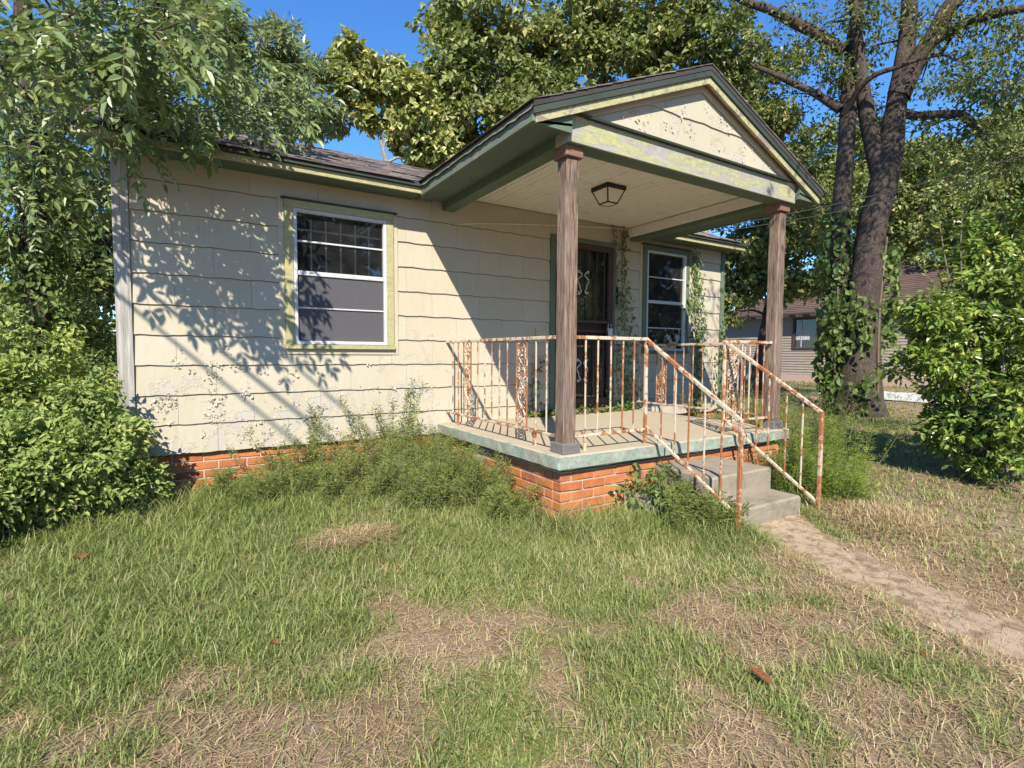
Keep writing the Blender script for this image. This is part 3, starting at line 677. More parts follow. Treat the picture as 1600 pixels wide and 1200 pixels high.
# ---- front door
x0, x1, z0, z1 = OPEN[1]
door = box('door', x0 + .02, x1 - .02, .085, .12, z0 + .03, z1 - .01, 'doorwood', house)
for a_, b_ in ((x0 - .075, x0 - .001), (x1 + .001, x1 + .04)): box('jamb', a_, b_, -.036, .10, z0, z1 + .001, 'green', door)
box('jamb', x0 - .075, x1 + .04, -.038, .10, z1 + .002, z1 + .062, 'green', door); box('threshold', x0 - .08, x1 + .06, -.07, .13, z0 - .045, z0 + .012, 'cap', door)
bm = bmesh.new(); F = .075
bm_box(bm, x0, x0 + F, -.028, .012, z0 + .015, z1, .004); bm_box(bm, x1 - F, x1, -.028, .012, z0 + .015, z1, .004)
for a_, b_ in ((z1 - F, z1 - .0004), (1.34, 1.38), (1.22, 1.25), (1.13, 1.165), (z0 + .016, z0 + .15)): bm_box(bm, x0 + F, x1 - F, -.0275, .0115, a_, b_, .004)
obj('security_frame', bm_mesh('security_frame', bm), 'doorbrown', door)
for i in range(6):
    xx = x0 + F + (x1 - x0 - 2 * F) * (i + .5) / 6
    bar('security_bar', (xx, -.008, z0 + .15), (xx, -.008, 1.135), .013, 'doorbrown', door); bar('security_bar', (xx, -.008, 1.375), (xx, -.008, z1 - F), .013, 'doorbrown', door)
box('storm_pane', x0 + F - .01, x1 - F + .01, .03, .034, 1.37, z1 - F + .01, 'glass', door, 0); box('storm_pane', x0 + F - .01, x1 - F + .01, .03, .034, z0 + .14, 1.14, 'glass', door, 0)
def scroll(cx, cz, h, sgn, par):
    t = np.linspace(0, 1, 46); P = []
    for u in t:
        a = (u - .5) * 2; z = a * h / 2 * (1 - .25 * abs(a) ** 3); x = sgn * (.028 * math.cos(a * math.pi * 1.5) + .012 * math.sin(a * 9)); P.append((cx + x, -.022, cz + z))
    for e in (0, -1):
        z_e = P[e][2]; x_e = P[e][0]; s = 1 if e == -1 else -1
        curl = [(x_e + sgn * .022 * (1 - math.cos(b)) * (1 - b / 9), -.022, z_e + s * .022 * math.sin(b) * (1 - b / 9)) for b in np.linspace(.3, 5.2, 16)]
        P = P + curl if e == -1 else curl[::-1] + P
    tube('scroll', P, .0055, 'bar', par, 6)
for cz, h in ((1.88, .36), (.70, .36)):
    for cx in (4.86, 4.98): scroll(cx, cz, h, -1 if cx < 4.9 else 1, door)
box('lock_plate', x1 - F + .008, x1 - .012, -.04, -.0285, 1.15, 1.36, 'black', door); tube('handle', [(x1 - .16, -.03, 1.30), (x1 - .17, -.075, 1.29), (x1 - .15, -.085, 1.22), (x1 - .13, -.08, 1.12)], [.009, .011, .011, .008], 'black', door, 8)
box('mailbox_plate', x1 + .06, x1 + .085, -.045, -.016, 1.62, 1.86, 'black', house)
lb = thing('key_lockbox', 'grey key lockbox hanging from the lock of the front door', 'lockbox', (5.36, -.06, 1.2))
box('body', 5.32, 5.41, -.085, -.045, 1.17, 1.28, 'greymetal', lb, .008); tube('shackle', [(5.335, -.062, 1.275), (5.338, -.062, 1.33), (5.365, -.062, 1.35), (5.392, -.062, 1.33), (5.395, -.062, 1.275)], .006, 'greymetal', lb)
box('dial_panel', 5.335, 5.395, -.089, -.0855, 1.185, 1.265, 'white', lb); box('tag_card', 5.40, 5.50, -.09, -.088, 1.165, 1.185, 'white', lb)
# cream cable stapled over the porch wall
P = [(3.05 + 2.72 * t, -.024, 2.39 + .30 * t ** .8) for t in np.linspace(0, 1, 30)]
cb = tube('wall_cable', P, .007, 'cream_cable'); tag(cb, 'cream painted cable stapled across the wall beneath the porch ceiling', 'cable')

# ---- porch lantern
LX, LY = 4.26, -1.22
lan = thing('porch_light', 'black metal porch lantern with frosted panes on the porch ceiling', 'lamp', (LX, LY, 2.7))
box('canopy', LX - .135, LX + .135, LY - .135, LY + .135, 2.655, 2.703, 'black', lan, .008)
def frus(z): t = (2.655 - z) / .14; return .118 - .05 * t
top_r, bot_r, zb_ = .118, .066, 2.525
cs = [(-1, -1), (1, -1), (1, 1), (-1, 1)]
for i in range(4):
    a_, b_ = cs[i], cs[(i + 1) % 4]
    V = [(LX + a_[0] * top_r, LY + a_[1] * top_r, 2.655), (LX + b_[0] * top_r, LY + b_[1] * top_r, 2.655), (LX + b_[0] * bot_r, LY + b_[1] * bot_r, zb_), (LX + a_[0] * bot_r, LY + a_[1] * bot_r, zb_)]
    V += [(LX + (x - LX) * .95, LY + (y - LY) * .95, z) for x, y, z in V]
    obj('pane', np_mesh('pane', V, [(0, 1, 2, 3), (7, 6, 5, 4), (0, 4, 5, 1), (2, 6, 7, 3), (0, 3, 7, 4), (1, 5, 6, 2)]), 'frost', lan)
    bar('frame_edge', V[0], V[3], .011, 'black', lan, 0); bar('frame_edge', V[3], V[2], .011, 'black', lan, 0)
box('bottom_pane', LX - .062, LX + .062, LY - .062, LY + .062, zb_ - .002, zb_ + .002, 'frost', lan, 0)

# ---- concrete steps
steps = thing('concrete_steps', 'two worn concrete steps below the porch between rusty handrails', 'steps', (4.33, -2.8, -.43))
def step(x0, x1, y0, y1, z0, z1):
    bm = bmesh.new(); bm_box(bm, x0, x1, y0, y1, z0, z1, .016); bmesh.ops.subdivide_edges(bm, edges=[e for e in bm.edges if e.calc_length() > .2], cuts=9, use_grid_fill=True)
    for v in bm.verts: v.co += Vector((random.uniform(-.0015, .0015), random.uniform(-.0015, .0015), random.uniform(-.001, .001)))
    return obj('step', bm_mesh('step', bm), 'concrete', steps)
step(3.95, 4.76, -2.85, -2.232, -.52, -.075); step(3.93, 4.74, -3.13, -2.83, -.52, -.262)
box('cheek_block', 3.55, 3.94, -2.56, -2.24, -.5, -.27, 'concrete', steps, .02)

# ---- iron railings
def ornament():
    H_ = .775; paths = []
    t = np.linspace(0, 1, 50)
    for ph in (0, math.pi):
        paths.append((np.stack([.058 * np.sin(t * 4 * math.pi + ph), 0 * t + (.004 if ph else -.004), t * H_], 1), .0052))
    for i in range(9):
        z = .04 + i * H_ / 9.4; s = 1 if i % 2 else -1; b = np.linspace(0, 5.4, 15)
        paths.append((np.stack([s * (.026 + .030 * np.cos(b) * (1 - b / 9)), 0 * b, z + .032 * np.sin(b) * (1 - b / 9)], 1), .0042))
        paths.append((np.array([(s * -.078, 0, z - .01), (s * -.045, 0, z + .02), (s * -.008, 0, z + .03)]), .0045))
    V, Q = tube_geo(paths, 6)
    rng = np.random.default_rng(3); n = 110; P = np.stack([rng.uniform(-.062, .062, n), rng.uniform(-.006, .006, n), rng.uniform(.02, H_ - .03, n)], 1); a = rng.uniform(0, 6.28, n)
    LV, LQ, _ = leaf_geo(P, np.stack([np.cos(a), .15 * rng.normal(size=n), np.sin(a)], 1), np.tile([0, -1., 0], (n, 1)), rng.uniform(.026, .042, n), rng.uniform(.016, .026, n), 'hex')
    return np_mesh('ornamental_panel', np.concatenate([V, LV]), np.concatenate([Q, LQ + len(V)]))
ORN = ornament(); ORN.materials.append(MT['rail'])
RZ0, RZ1 = .245, 1.05
def panel(parent, x, y, rz):
    o = obj('ornamental_panel', ORN, None, parent, (x, y, RZ0 + .01), (0, 0, rz))
    for s in (-1, 1):
        dx, dy = math.cos(rz) * .084 * s, math.sin(rz) * .084 * s; bar('baluster', (x + dx, y + dy, RZ0), (x + dx, y + dy, RZ1 - .01), .013, 'rail_red', parent)
def bal(parent, x, y, za=RZ0, zb=RZ1 - .008): bar('baluster', (x + random.uniform(-.002, .002), y + random.uniform(-.002, .002), za), (x, y, zb), .0125, 'rail' if random.random() < .4 else 'rail_red', parent)
xl = 2.93
ra = thing('porch_railing', 'rusty cream iron railing with leaf panels between house wall and porch column', 'railing', (xl, -1.05, ST))
bar('top_rail', (xl, -.002, RZ1), (xl, CY + .066, RZ1), .03, 'rail', ra, .004); bar('bottom_rail', (xl, -.002, RZ0), (xl, CY + .066, RZ0), .024, 'rail', ra, .003)
for y in (-.162, -.297, -.752, -.902, -1.046, -1.194, -1.34, -1.812, -1.968): bal(ra, xl, y)
panel(ra, xl, -.517, math.pi / 2); panel(ra, xl, -1.587, math.pi / 2)
for y in (-.29, -1.80): bar('foot', (xl, y, ST - .002), (xl, y, RZ0), .024, 'rail_red', ra)
yf = PY + .105
rb = thing('porch_railing', 'rusty cream iron railing along the porch front with a sloping handrail down the steps', 'railing', (3.45, yf, ST))
bar('top_rail', (3.031, yf, RZ1), (3.866, yf, RZ1), .03, 'rail', rb, .004); bar('bottom_rail', (3.031, yf, RZ0), (3.85, yf, RZ0), .024, 'rail', rb, .003)
for x in (3.155, 3.288, 3.432, 3.572, 3.704): bal(rb, x, yf)
bar('foot', (3.155, yf, ST - .002), (3.155, yf, RZ0), .022, 'rail', rb); bar('post', (3.85, yf, ST - .002), (3.85, yf, RZ1 + .01), .028, 'rail', rb, .004)
def stair(parent, x, ybs, zt_end, zb_end, yend):
    bar('handrail', (x, yf + .01, RZ1 + .006), (x, yend, zt_end), .03, 'rail', parent, .004); bar('stringer_rail', (x, yf, .275), (x, yend + .02, zb_end), .024, 'rail', parent, .003)
    bar('post', (x, yend, -.46), (x, yend, zt_end + .012), .03, 'rail_red', parent, .004)
    for y in ybs:
        t = (y - yf) / (yend - yf); bal(parent, x, y, .275 + (zb_end - .275) * t, RZ1 + (zt_end - RZ1) * t)
stair(rb, 3.85, (-2.388, -2.54, -2.682, -2.835, -2.992), .425, -.285, -3.155)
rc = thing('porch_railing', 'short rusty iron railing with leaf panel and handrail beside the far porch column', 'railing', (5.3, yf, ST))
bar('top_rail', (4.93, yf, RZ1), (5.735, yf, RZ1), .03, 'rail', rc, .004); bar('bottom_rail', (4.93, yf, RZ0), (5.735, yf, RZ0), .024, 'rail', rc, .003); bar('post', (4.95, yf, ST - .002), (4.95, yf, RZ1 + .01), .028, 'rail', rc, .004)
panel(rc, 5.085, yf, 0)
for x in (5.235, 5.365, 5.49, 5.61): bal(rc, x, yf)
bar('foot', (5.6, yf, ST - .002), (5.6, yf, RZ0), .022, 'rail_red', rc)
stair(rc, 4.95, (-2.402, -2.563, -2.684, -2.851, -3.0), .43, -.34, -3.16)
xr = 5.87
rd = thing('porch_railing', 'rusty iron side railing on the window side of the porch with one leaf panel', 'railing', (xr, -1.05, ST))
bar('top_rail', (xr, -.002, RZ1), (xr, CY + .066, RZ1), .03, 'rail', rd, .004); bar('bottom_rail', (xr, -.002, RZ0), (xr, CY + .066, RZ0), .024, 'rail', rd, .003)
panel(rd, xr, -.55, math.pi / 2)
for y in (-.15, -.30, -.777, -.92, -1.071, -1.216, -1.364, -1.516, -1.66, -1.80, -1.95): bal(rd, xr, y)
for y in (-.29, -1.80): bar('foot', (xr, y, ST - .002), (xr, y, RZ0), .024, 'rail_red', rd)

# ================================================================== plants
def rnd_dirs(rng, n, base, spread): return norm(np.asarray(base) + spread * rng.normal(size=(n, 3)))
def curve(pts, n=10):
    """smooth Catmull-Rom through points"""
    P = np.asarray(pts, float); P = np.vstack([2 * P[0] - P[1], P, 2 * P[-1] - P[-2]]); out = []
    for i in range(1, len(P) - 2):
        t = np.linspace(0, 1, n, endpoint=False)[:, None]
        out.append(.5 * ((2 * P[i]) + (-P[i - 1] + P[i + 1]) * t + (2 * P[i - 1] - 5 * P[i] + 4 * P[i + 1] - P[i + 2]) * t ** 2 + (-P[i - 1] + 3 * P[i] - 3 * P[i + 1] + P[i + 2]) * t ** 3))
    return np.vstack(out + [P[-2:-1]])
def interp_r(r, n): return np.interp(np.linspace(0, 1, n), np.linspace(0, 1, len(r)), r)
def skeleton(rng, nodes, nrad, targets, r_tip=.012, sag=.06, pull=.35):
    """attach every target to the nearest existing branch node: a greedy branching tree"""
    nodes = [np.asarray(n, float) for n in nodes]; nrad = list(nrad); paths = []
    t = np.asarray(targets, float); base = np.asarray(nodes[:])
    order = np.argsort([np.min(np.linalg.norm(base - q, axis=1)) for q in t])
    for i in order:
        q = t[i]; A = np.asarray(nodes); d = np.linalg.norm(A - q, axis=1) + pull * np.maximum(0, A[:, 2] - q[2] + .3) * 2
        j = int(np.argmin(d)); a = A[j]; L = np.linalg.norm(q - a); r0 = min(nrad[j] * .75, r_tip + .022 * L + .012)
        m1 = a + (q - a) * .35 + np.array([0, 0, sag * L]) + rng.normal(size=3) * .06 * L; m2 = a + (q - a) * .7 + np.array([0, 0, sag * L * .7]) + rng.normal(size=3) * .05 * L
        C = curve([a, m1, m2, q], 5); rr = np.linspace(r0, r_tip, len(C)); paths.append((C, rr))
        for kk in range(4, len(C), 4): nodes.append(C[kk]); nrad.append(rr[kk])
    return paths
def clump_leaves(rng, C, rad, n, L, asp, droop=.35, squash=.8):
    """leaves spread through clumps: C (m,3), rad (m,), n per clump"""
    m = len(C); rad = np.broadcast_to(rad, (m,)); idx = np.repeat(np.arange(m), np.maximum(1, (n * (rad / rad.mean()) ** 2)).astype(int)); k = len(idx)
    # each clump is itself made of a few sub-sprays so the outline stays ragged
    sub = norm(rng.normal(size=(m, 9, 3))) * (rng.random((m, 9, 1)) ** .5) * .75
    s = sub[idx, rng.integers(0, 9, k)]; p, d = ball(rng, k, 1.6)
    off = (s + p * .42) * rad[idx][:, None]; off[:, 2] *= squash; P = C[idx] + off; out = norm(off)
    D = norm(out * .7 + rng.normal(size=(k, 3)) * .55 - UP * droop); N = norm(UP * .5 + SUNV * .5 + out * .35 + rng.normal(size=(k, 3)) * .5)
    Ls = L * rng.uniform(.65, 1.2, k); return P, D, N, Ls, Ls * asp
def tree(name, label, base, trunk_pts, trunk_r, clumps, rad, n, L, asp, leafm, barkm, seed, group=None, kind='dia', extra=None, r_tip=.012, sides=8, crown_extra=None):
    rng = np.random.default_rng(seed); t = thing(name, label, 'tree', tuple(base), group)
    C = np.asarray(clumps, float); TP = curve(trunk_pts, 8); TR = interp_r(trunk_r, len(TP))
    lo = max(1, int(len(TP) * .35)); paths = skeleton(rng, TP[lo:], TR[lo:], C, r_tip)
    if extra:
        for e, r in extra: E_ = curve(e, 6); paths.append((E_, interp_r(r, len(E_))))
    V, Q = tube_geo([(TP, TR * (1 + .05 * np.sin(np.arange(len(TP)) * 1.7)))], 10 if TR.max() > .1 else 6); obj('trunk', np_mesh('trunk', V, Q, smooth=True), barkm, t)
    V, Q = tube_geo(paths, 5); tag(obj('branches', np_mesh('branches', V, Q, smooth=True), barkm, t), kind='stuff')
    g = clump_leaves(rng, C, rad, n, L, asp)
    cr = leaves('crown', *g, leafm, t, kind); tag(cr, kind='stuff')
    return t
def blob(rng, c, rx, ry, rz, n, hole=.0):
    """clump centres through an ellipsoid, biased to its skin"""
    p, _ = ball(rng, n, 2.6); return np.asarray(c) + p * np.array([rx, ry, rz])
def screen_blob(seed, u, v, d, ru, rv, rd, n):
    """clumps of a real crown that stands at distance d: radius in metres from its size there"""
    rng = np.random.default_rng(seed); c = at(u, v, d); k = d / FPX; p, _ = ball(rng, n, 2.4)
    return c + p[:, :1] * C_R * ru * k + p[:, 1:2] * UP * rv * k + p[:, 2:] * np.array([.529, .849, 0]) * rd
def gp(u, v, d):
    p = at(u, v, d); return np.array([p[0], p[1], float(gz(p[0], p[1]))])

# ---------------- trees behind the house
BG = 'trees standing behind the house'
def back_tree(label, u, d, parts, n, L, asp, leafm, barkm, seed, tr=.2, lean=0, group=BG, rfac=.9):
    b = gp(u, 600, d); C = np.concatenate([screen_blob(seed + i, *q) for i, q in enumerate(parts)]); top = C[C[:, 2].argsort()][-max(1, len(C) // 6):].mean(0)
    mid = b + (top - b) * .5 + np.array([lean, 0, 0]); k = d / FPX
    rad = np.random.default_rng(seed).uniform(.5, 1.0, len(C)) * rfac
    return tree('broadleaf_tree', label, b, [b - UP * .2, b + (mid - b) * .5, mid, b + (top - b) * .85], [tr * 1.25, tr, tr * .8, tr * .3], C, rad, n, L, asp, leafm, barkm, seed, group)
back_tree('yellowing broadleaf tree with open sky on both sides behind the roof', 700, 13, [(560, 120, 13, 45, 55, .9, 16), (610, 150, 13, 60, 60, .9, 20), (650, 200, 13, 50, 60, .9, 16), (690, 240, 13, 55, 35, .9, 14), (500, 185, 13, 40, 40, .8, 8)], 150, .19, .8, 'leaf_yellow', 'bark_pale', 11, .13, rfac=.55)
back_tree('grey green feathery tree rising behind the shaded end of the roof', 400, 11.5, [(450, 120, 11.5, 45, 70, .8, 16), (400, 170, 11.5, 70, 60, .8, 16), (490, 190, 11.5, 40, 40, .7, 10)], 260, .16, .32, 'leaf_grey', 'bark', 21, .12, rfac=.6)
back_tree('tall broadleaf tree with yellowish outer leaves left of the porch gable', 800, 14.5, [(730, 60, 14.5, 90, 90, 1.6, 30), (760, 180, 14.5, 90, 70, 1.5, 24), (690, 140, 14.2, 50, 70, 1., 14), (830, 110, 15, 90, 110, 1.6, 26)], 150, .20, .72, 'leaf_mid', 'bark_pale', 31, .22)
back_tree('dense dark broadleaf tree directly behind the porch gable', 960, 16.5, [(900, 70, 16.5, 110, 100, 2, 34), (980, 60, 16.5, 100, 90, 2, 28), (860, 190, 16, 80, 60, 1.4, 14)], 150, .21, .7, 'leaf_mid', 'bark', 41, .25)
back_tree('dense broadleaf tree with pale stem right of the porch peak', 1120, 15.5, [(1080, 40, 15.5, 90, 80, 1.8, 26), (1130, 120, 15.5, 70, 80, 1.6, 24), (1200, 200, 15.5, 75, 80, 1.6, 26), (1040, 110, 16, 80, 70, 1.6, 16)], 150, .20, .72, 'leaf_mid', 'bark_pale', 51, .22)
back_tree('shadowy vine hung tree between the house end and the brown roofed house', 1180, 17, [(1170, 330, 16.5, 80, 80, 1.5, 26), (1230, 400, 17, 90, 80, 1.6, 28), (1160, 440, 17, 50, 60, 1.2, 14), (1260, 300, 17.5, 70, 80, 1.6, 22)], 240, .18, .7, 'leaf_mid', 'bark', 61, .2)
back_tree('sunlit rounded tree behind the brown roofed house', 1450, 36, [(1420, 330, 36, 90, 100, 4, 34), (1500, 300, 37, 80, 90, 4, 30), (1380, 400, 36, 50, 60, 3, 14)], 300, .30, .7, 'leaf_mid', 'bark', 71, .4, rfac=1.9)
back_tree('bright green tree far right beyond the glossy shrub', 1600, 33, [(1580, 310, 33, 90, 110, 4, 34), (1650, 250, 33, 90, 130, 4, 30)], 300, .28, .7, 'leaf_mid', 'bark', 81, .4, rfac=1.8)
back_tree('dark tree beside the left end of the house behind the vine covered trunk', 60, 12, [(40, 150, 11.5, 120, 110, 1.5, 36), (130, 330, 12, 70, 110, 1.4, 26), (40, 420, 12, 80, 60, 1.4, 20), (250, 110, 12, 100, 90, 1.4, 24), (330, 40, 12, 70, 60, 1.2, 16), (170, 450, 12, 45, 75, 1., 16)], 240, .14, .6, 'leaf_dark', 'bark', 91, .2)
back_tree('tall leafy tree rising behind the ridge of the brown roofed house', 1330, 31, [(1300, 280, 31, 70, 110, 3, 30), (1400, 300, 31, 70, 90, 3, 26), (1460, 350, 31, 80, 70, 3, 22)], 300, .28, .7, 'leaf_mid', 'bark', 101, .4, rfac=1.7)
back_tree('broad tree with drooping boughs behind the long shoots of the glossy shrub', 1640, 20, [(1560, 330, 20, 80, 90, 2, 26), (1620, 220, 20, 80, 90, 2, 26), (1500, 380, 21, 60, 50, 1.5, 12)], 260, .19, .65, 'leaf_mid', 'bark', 111, .25, rfac=1.1)
# far woods that close the horizon
rng = np.random.default_rng(99); nW = 340
ang = rng.uniform(-1.05, 1.0, nW); dist = rng.uniform(44, 62, nW); hh = rng.uniform(.3, 8.0, nW) * rng.uniform(.4, 1, nW) 
Cw = np.stack([CAM[0] + dist * np.sin(.557 + ang), CAM[1] + dist * np.cos(.557 + ang), hh - .2], 1)
g = clump_leaves(rng, Cw, rng.uniform(1.6, 3.2, nW), 100, .65, .75)
tag(leaves('far_woods', *g, 'leaf_dark'), 'dark line of distant woods closing the horizon beyond the yards', 'woods', kind='stuff')
# trees across the street behind the viewer, mirrored in the window panes
for i, (x, y, h) in enumerate(((2.5, -33, 7.5), (7.5, -31, 10.5), (11.5, -33, 14), (16, -31, 13), (24, -20, 11), (23, -13, 9.5), (29, -14, 11))):
    rg = np.random.default_rng(300 + i); C = blob(rg, (x, y, h * .55), 3.6, 2.6, h * .42, 34); b = np.array([x, y, -.4])
    tree('street_tree', 'rounded broadleaf tree across the street, seen mirrored in the window panes', b, [b, b + UP * h * .3, b + UP * h * .6], [.3, .22, .1], C, rg.uniform(1.2, 1.9, len(C)), 150, .52, .7, 'leaf_dark', 'bark', 300 + i, 'trees mirrored in the panes')

# ---------------- forked tree on the right
D0 = 11.6
def tp(*L): return [at(u, v, D0 + (q[0] if q else 0)) for u, v, *q in L]
bt = gp(1340, 640, D0)
big = thing('forked_tree', 'large forked tree with two ivy clad trunks beside the house', 'tree', tuple(bt))
def limb(name, pts, r): P = curve(pts, 8); V, Q = tube_geo([(P, interp_r(r, len(P)))], 12); V = V + .012 * np.sin(V[:, [2, 0, 1]] * 9); return obj(name, np_mesh(name, V, Q, smooth=True), 'bark', big)
limb('trunk', [bt + np.array([.05, 0, -.3])] + tp((1342, 620), (1346, 560), (1352, 450), (1362, 360), (1380, 290), (1392, 220), (1402, 150), (1418, 60), (1424, -40), (1430, -160)), [.68, .46, .37, .32, .285, .265, .245, .195, .17, .14, .1])
limb('trunk', [gp(1306, 640, D0 + .5) - UP * .3] + tp((1308, 560, .5), (1312, 450, .4), (1314, 330, .3), (1322, 230, .3), (1328, 140, .4), (1336, 40, .5), (1346, -60, .6), (1356, -170, .6)), [.30, .24, .21, .19, .18, .17, .14, .11, .07])
limb('limb', tp((1378, 285), (1362, 215, .1), (1350, 150, .2), (1343, 90, .2), (1336, 30, .1), (1326, -50)), [.18, .165, .15, .13, .11, .08])
limb('limb', tp((1404, 150), (1430, 100, -.2), (1462, 50, -.4), (1492, 0, -.6), (1560, -90, -.9)), [.24, .2, .17, .15, .07])
limb('limb', tp((1448, 72, -.3), (1500, 40, -.6), (1560, 20, -.9), (1640, 5, -1.3)), [.13, .11, .09, .05])
limb('limb', tp((1408, 175), (1440, 182, -.4), (1500, 178, -.8), (1530, 205, -1), (1548, 228, -1.2)), [.10, .085, .08, .06, .03])
limb('limb', tp((1318, 80, .4), (1270, 50, .6), (1210, 20, .8), (1140, -8, 1)), [.13, .12, .10, .06])
limb('limb', tp((1312, 172, .3), (1280, 150, .5), (1230, 125, .7), (1175, 102, .9)), [.10, .085, .07, .04])
limb('limb', tp((1318, 180, .3), (1350, 130, -.2), (1400, 105, -.6), (1470, 85, -1.)), [.07, .06, .05, .02])
rng = np.random.default_rng(5)
cl = [(1250, 100, .8), (1285, 40, .4), (1215, 60, .9), (1260, 20, .9), (1180, 10, 1), (1345, 100, .9), (1340, 160, 1.2), (1300, 110, .2), (1480, 115, -.6), (1520, 150, -.9), (1560, 130, -1), (1540, 60, -.9), (1585, 90, -1.2), (1450, 20, -.4), (1500, 20, -.8), (1600, 30, -1.3), (1570, 190, -1), (1600, 160, -1.4), (1490, 200, -.8), (1450, 190, -.5), (1375, 30, -.1), (1400, -20, .2), (1620, 230, -1.2), (1550, 10, -1), (1470, 250, -.6), (1330, 10, .6), (1230, 150, .9), (1200, 110, 1.2), (1270, 75, 1.2), (1150, 40, 1.4), (1360, 200, 1.5), (1440, 130, 1), (1420, 250, 1.2), (1520, 260, -.4), (1580, 250, -.8), (1470, 60, 1), (1500, 80, .8), (1560, 40, .4), (1600, 120, .3), (1290, 130, 1.4), (1320, 60, 1.5), (1390, 60, 1.4), (1530, 110, .6), (1595, 205, .2)]
C = np.array([at(u, v, D0 + q) for u, v, q in cl]); C = np.concatenate([C, C + rng.normal(size=C.shape) * .5])
Ctop = np.concatenate([at(1380, -180, D0) + ball(rng, 30, 2.4)[0] * np.array([4.2, 3.6, 2.2]) + UP * 1.2, np.array([10.6, -3.0, 8.7]) + ball(rng, 46, 2.4)[0] * np.array([2.8, 2.2, 1.3])])
V, Q = tube_geo(skeleton(rng, np.concatenate([np.array(tp((1418, 60), (1424, -40), (1430, -160), (1326, 30), (1336, 40), (1346, -60), (1356, -170), (1492, 0), (1560, 20), (1210, 20), (1500, 178), (1470, 85), (1280, 150)))]), [.2] * 13, np.concatenate([C, Ctop]), .008, .03), 5); tag(obj('branches', np_mesh('branches', V, Q, smooth=True), 'bark', big), kind='stuff')
g1 = clump_leaves(rng, C, rng.uniform(.5, .85, len(C)), 120, .125, .48); g2 = clump_leaves(rng, Ctop, rng.uniform(.8, 1.3, len(Ctop)), 170, .10, .5)
tag(leaves('crown', *[np.concatenate([a_, b_]) for a_, b_ in zip(g1, g2)], 'leaf_dark', big), kind='stuff')
# ivy on the forked trunks
ivp = []; ivn = []
for u0, v0, u1, v1, dd, r, n in ((1302, 600, 1312, 430, .45, .33, 700), (1318, 545, 1330, 470, -.05, .42, 500), (1378, 540, 1382, 380, -.05, .24, 420), (1300, 430, 1310, 330, .3, .28, 250), (1330, 640, 1320, 590, -.1, .5, 200)):
    t = rng.random(n); c = np.array([at(u0 + (u1 - u0) * s, v0 + (v1 - v0) * s, D0 + dd) for s in t]); d = norm(rng.normal(size=(n, 3)) * [1, 1, .35]); ivp.append(c + d * r * rng.uniform(.85, 1.25, (n, 1))); ivn.append(d)
P = np.concatenate(ivp); Dn = np.concatenate(ivn); n = len(P)
iv = thing('trunk_ivy', 'broad leaved ivy climbing the forked trunks', 'ivy', tuple(bt))
tag(leaves('leaf_cover', P, norm(-UP * .8 + rng.normal(size=(n, 3)) * .5), norm(Dn + .4 * rng.normal(size=(n, 3))), rng.uniform(.10, .19, n), rng.uniform(.09, .15, n), 'leaf_vine', iv, 'hex'), kind='stuff')
V, Q = tube_geo([(curve(tp((1300, 640, .2), (1306, 540, .15), (1310, 430, .2)), 8), .02), (curve(tp((1372, 620, -.45), (1374, 500, -.32), (1386, 370, -.25)), 8), .02)], 5); obj('stem', np_mesh('stem', V, Q), 'twig', iv)

# slim tree by the street whose long limb dapples the porch end
rg = np.random.default_rng(321); b = np.array([9.2, -8.2, -.42]); C = np.concatenate([np.array([(4.5, -4.7, 6.2), (4.1, -5.2, 6.0), (4.9, -4.3, 6.4), (3.75, -5.55, 5.95), (4.4, -4.3, 5.8), (5.3, -4.5, 6.6)]), blob(rg, (7.6, -7.2, 6.4), 1.9, 1.6, 1.3, 22)])
tree('slim_tree', 'slim tree by the street whose long limb dapples the porch end with shade', b, [b, b + (-.2, .1, 2.2), b + (-.8, .5, 4.2), b + (-2.4, 1.6, 5.6), (4.9, -4.9, 6.2)], [.13, .11, .09, .06, .02], C, np.concatenate([np.full(6, .42), rg.uniform(.6, .9, 22)]), 70, .10, .5, 'leaf_dark', 'bark', 322)
# ---------------- pinnate sprays for the near tree
LEAFM = []
def one_leaf(name, m, L=1., asp=.36, seed=0):
    V, q, _ = leaf_geo(np.zeros((1, 3)), np.array([[0, 1., 0]]), np.array([[0, 0, 1.]]), L, L * asp, 'hex', .22, .12); me = np_mesh(name, V, q); me.materials.append(MT[m]); return me
def sprays(rng, R0, D, Lr, pairs, L, asp):
    """pinnate leaves: returns leaflet arrays and rachis paths"""
    n = len(R0); D = norm(D); S = norm(np.cross(D, UP * .6 + SUNV * .7 + .35 * rng.normal(size=(n, 3)))); N = norm(np.cross(S, D)); P = []; DD = []; NN = []; LL = []; paths = []
    for i in range(n):
        t = np.linspace(0, 1, 6)[:, None]; pts = R0[i] + D[i] * Lr[i] * t - UP * Lr[i] * .28 * t ** 2; paths.append((pts, np.linspace(.0035, .0012, 6)))
        for k in range(pairs):
            s = .22 + .72 * k / max(1, pairs - 1); p = R0[i] + D[i] * Lr[i] * s - UP * Lr[i] * .28 * s * s
            for sg in (-1, 1): P.append(p); DD.append(D[i] * .55 + sg * S[i] * .8 - UP * .22 + .16 * rng.normal(size=3)); NN.append(N[i] + .25 * rng.normal(size=3) + .15 * sg * S[i]); LL.append(L * rng.uniform(.7, 1.15))
        P.append(pts[-1]); DD.append(D[i] - UP * .5); NN.append(N[i]); LL.append(L * 1.1)
    LL = np.array(LL); return np.array(P), norm(np.array(DD)), norm(np.array(NN)), LL, LL * asp, paths
def quat_from(D, N):
    S = np.cross(D, N); S /= np.linalg.norm(S) + 1e-9; N2 = np.cross(S, D); return Matrix((S, D, N2)).transposed()
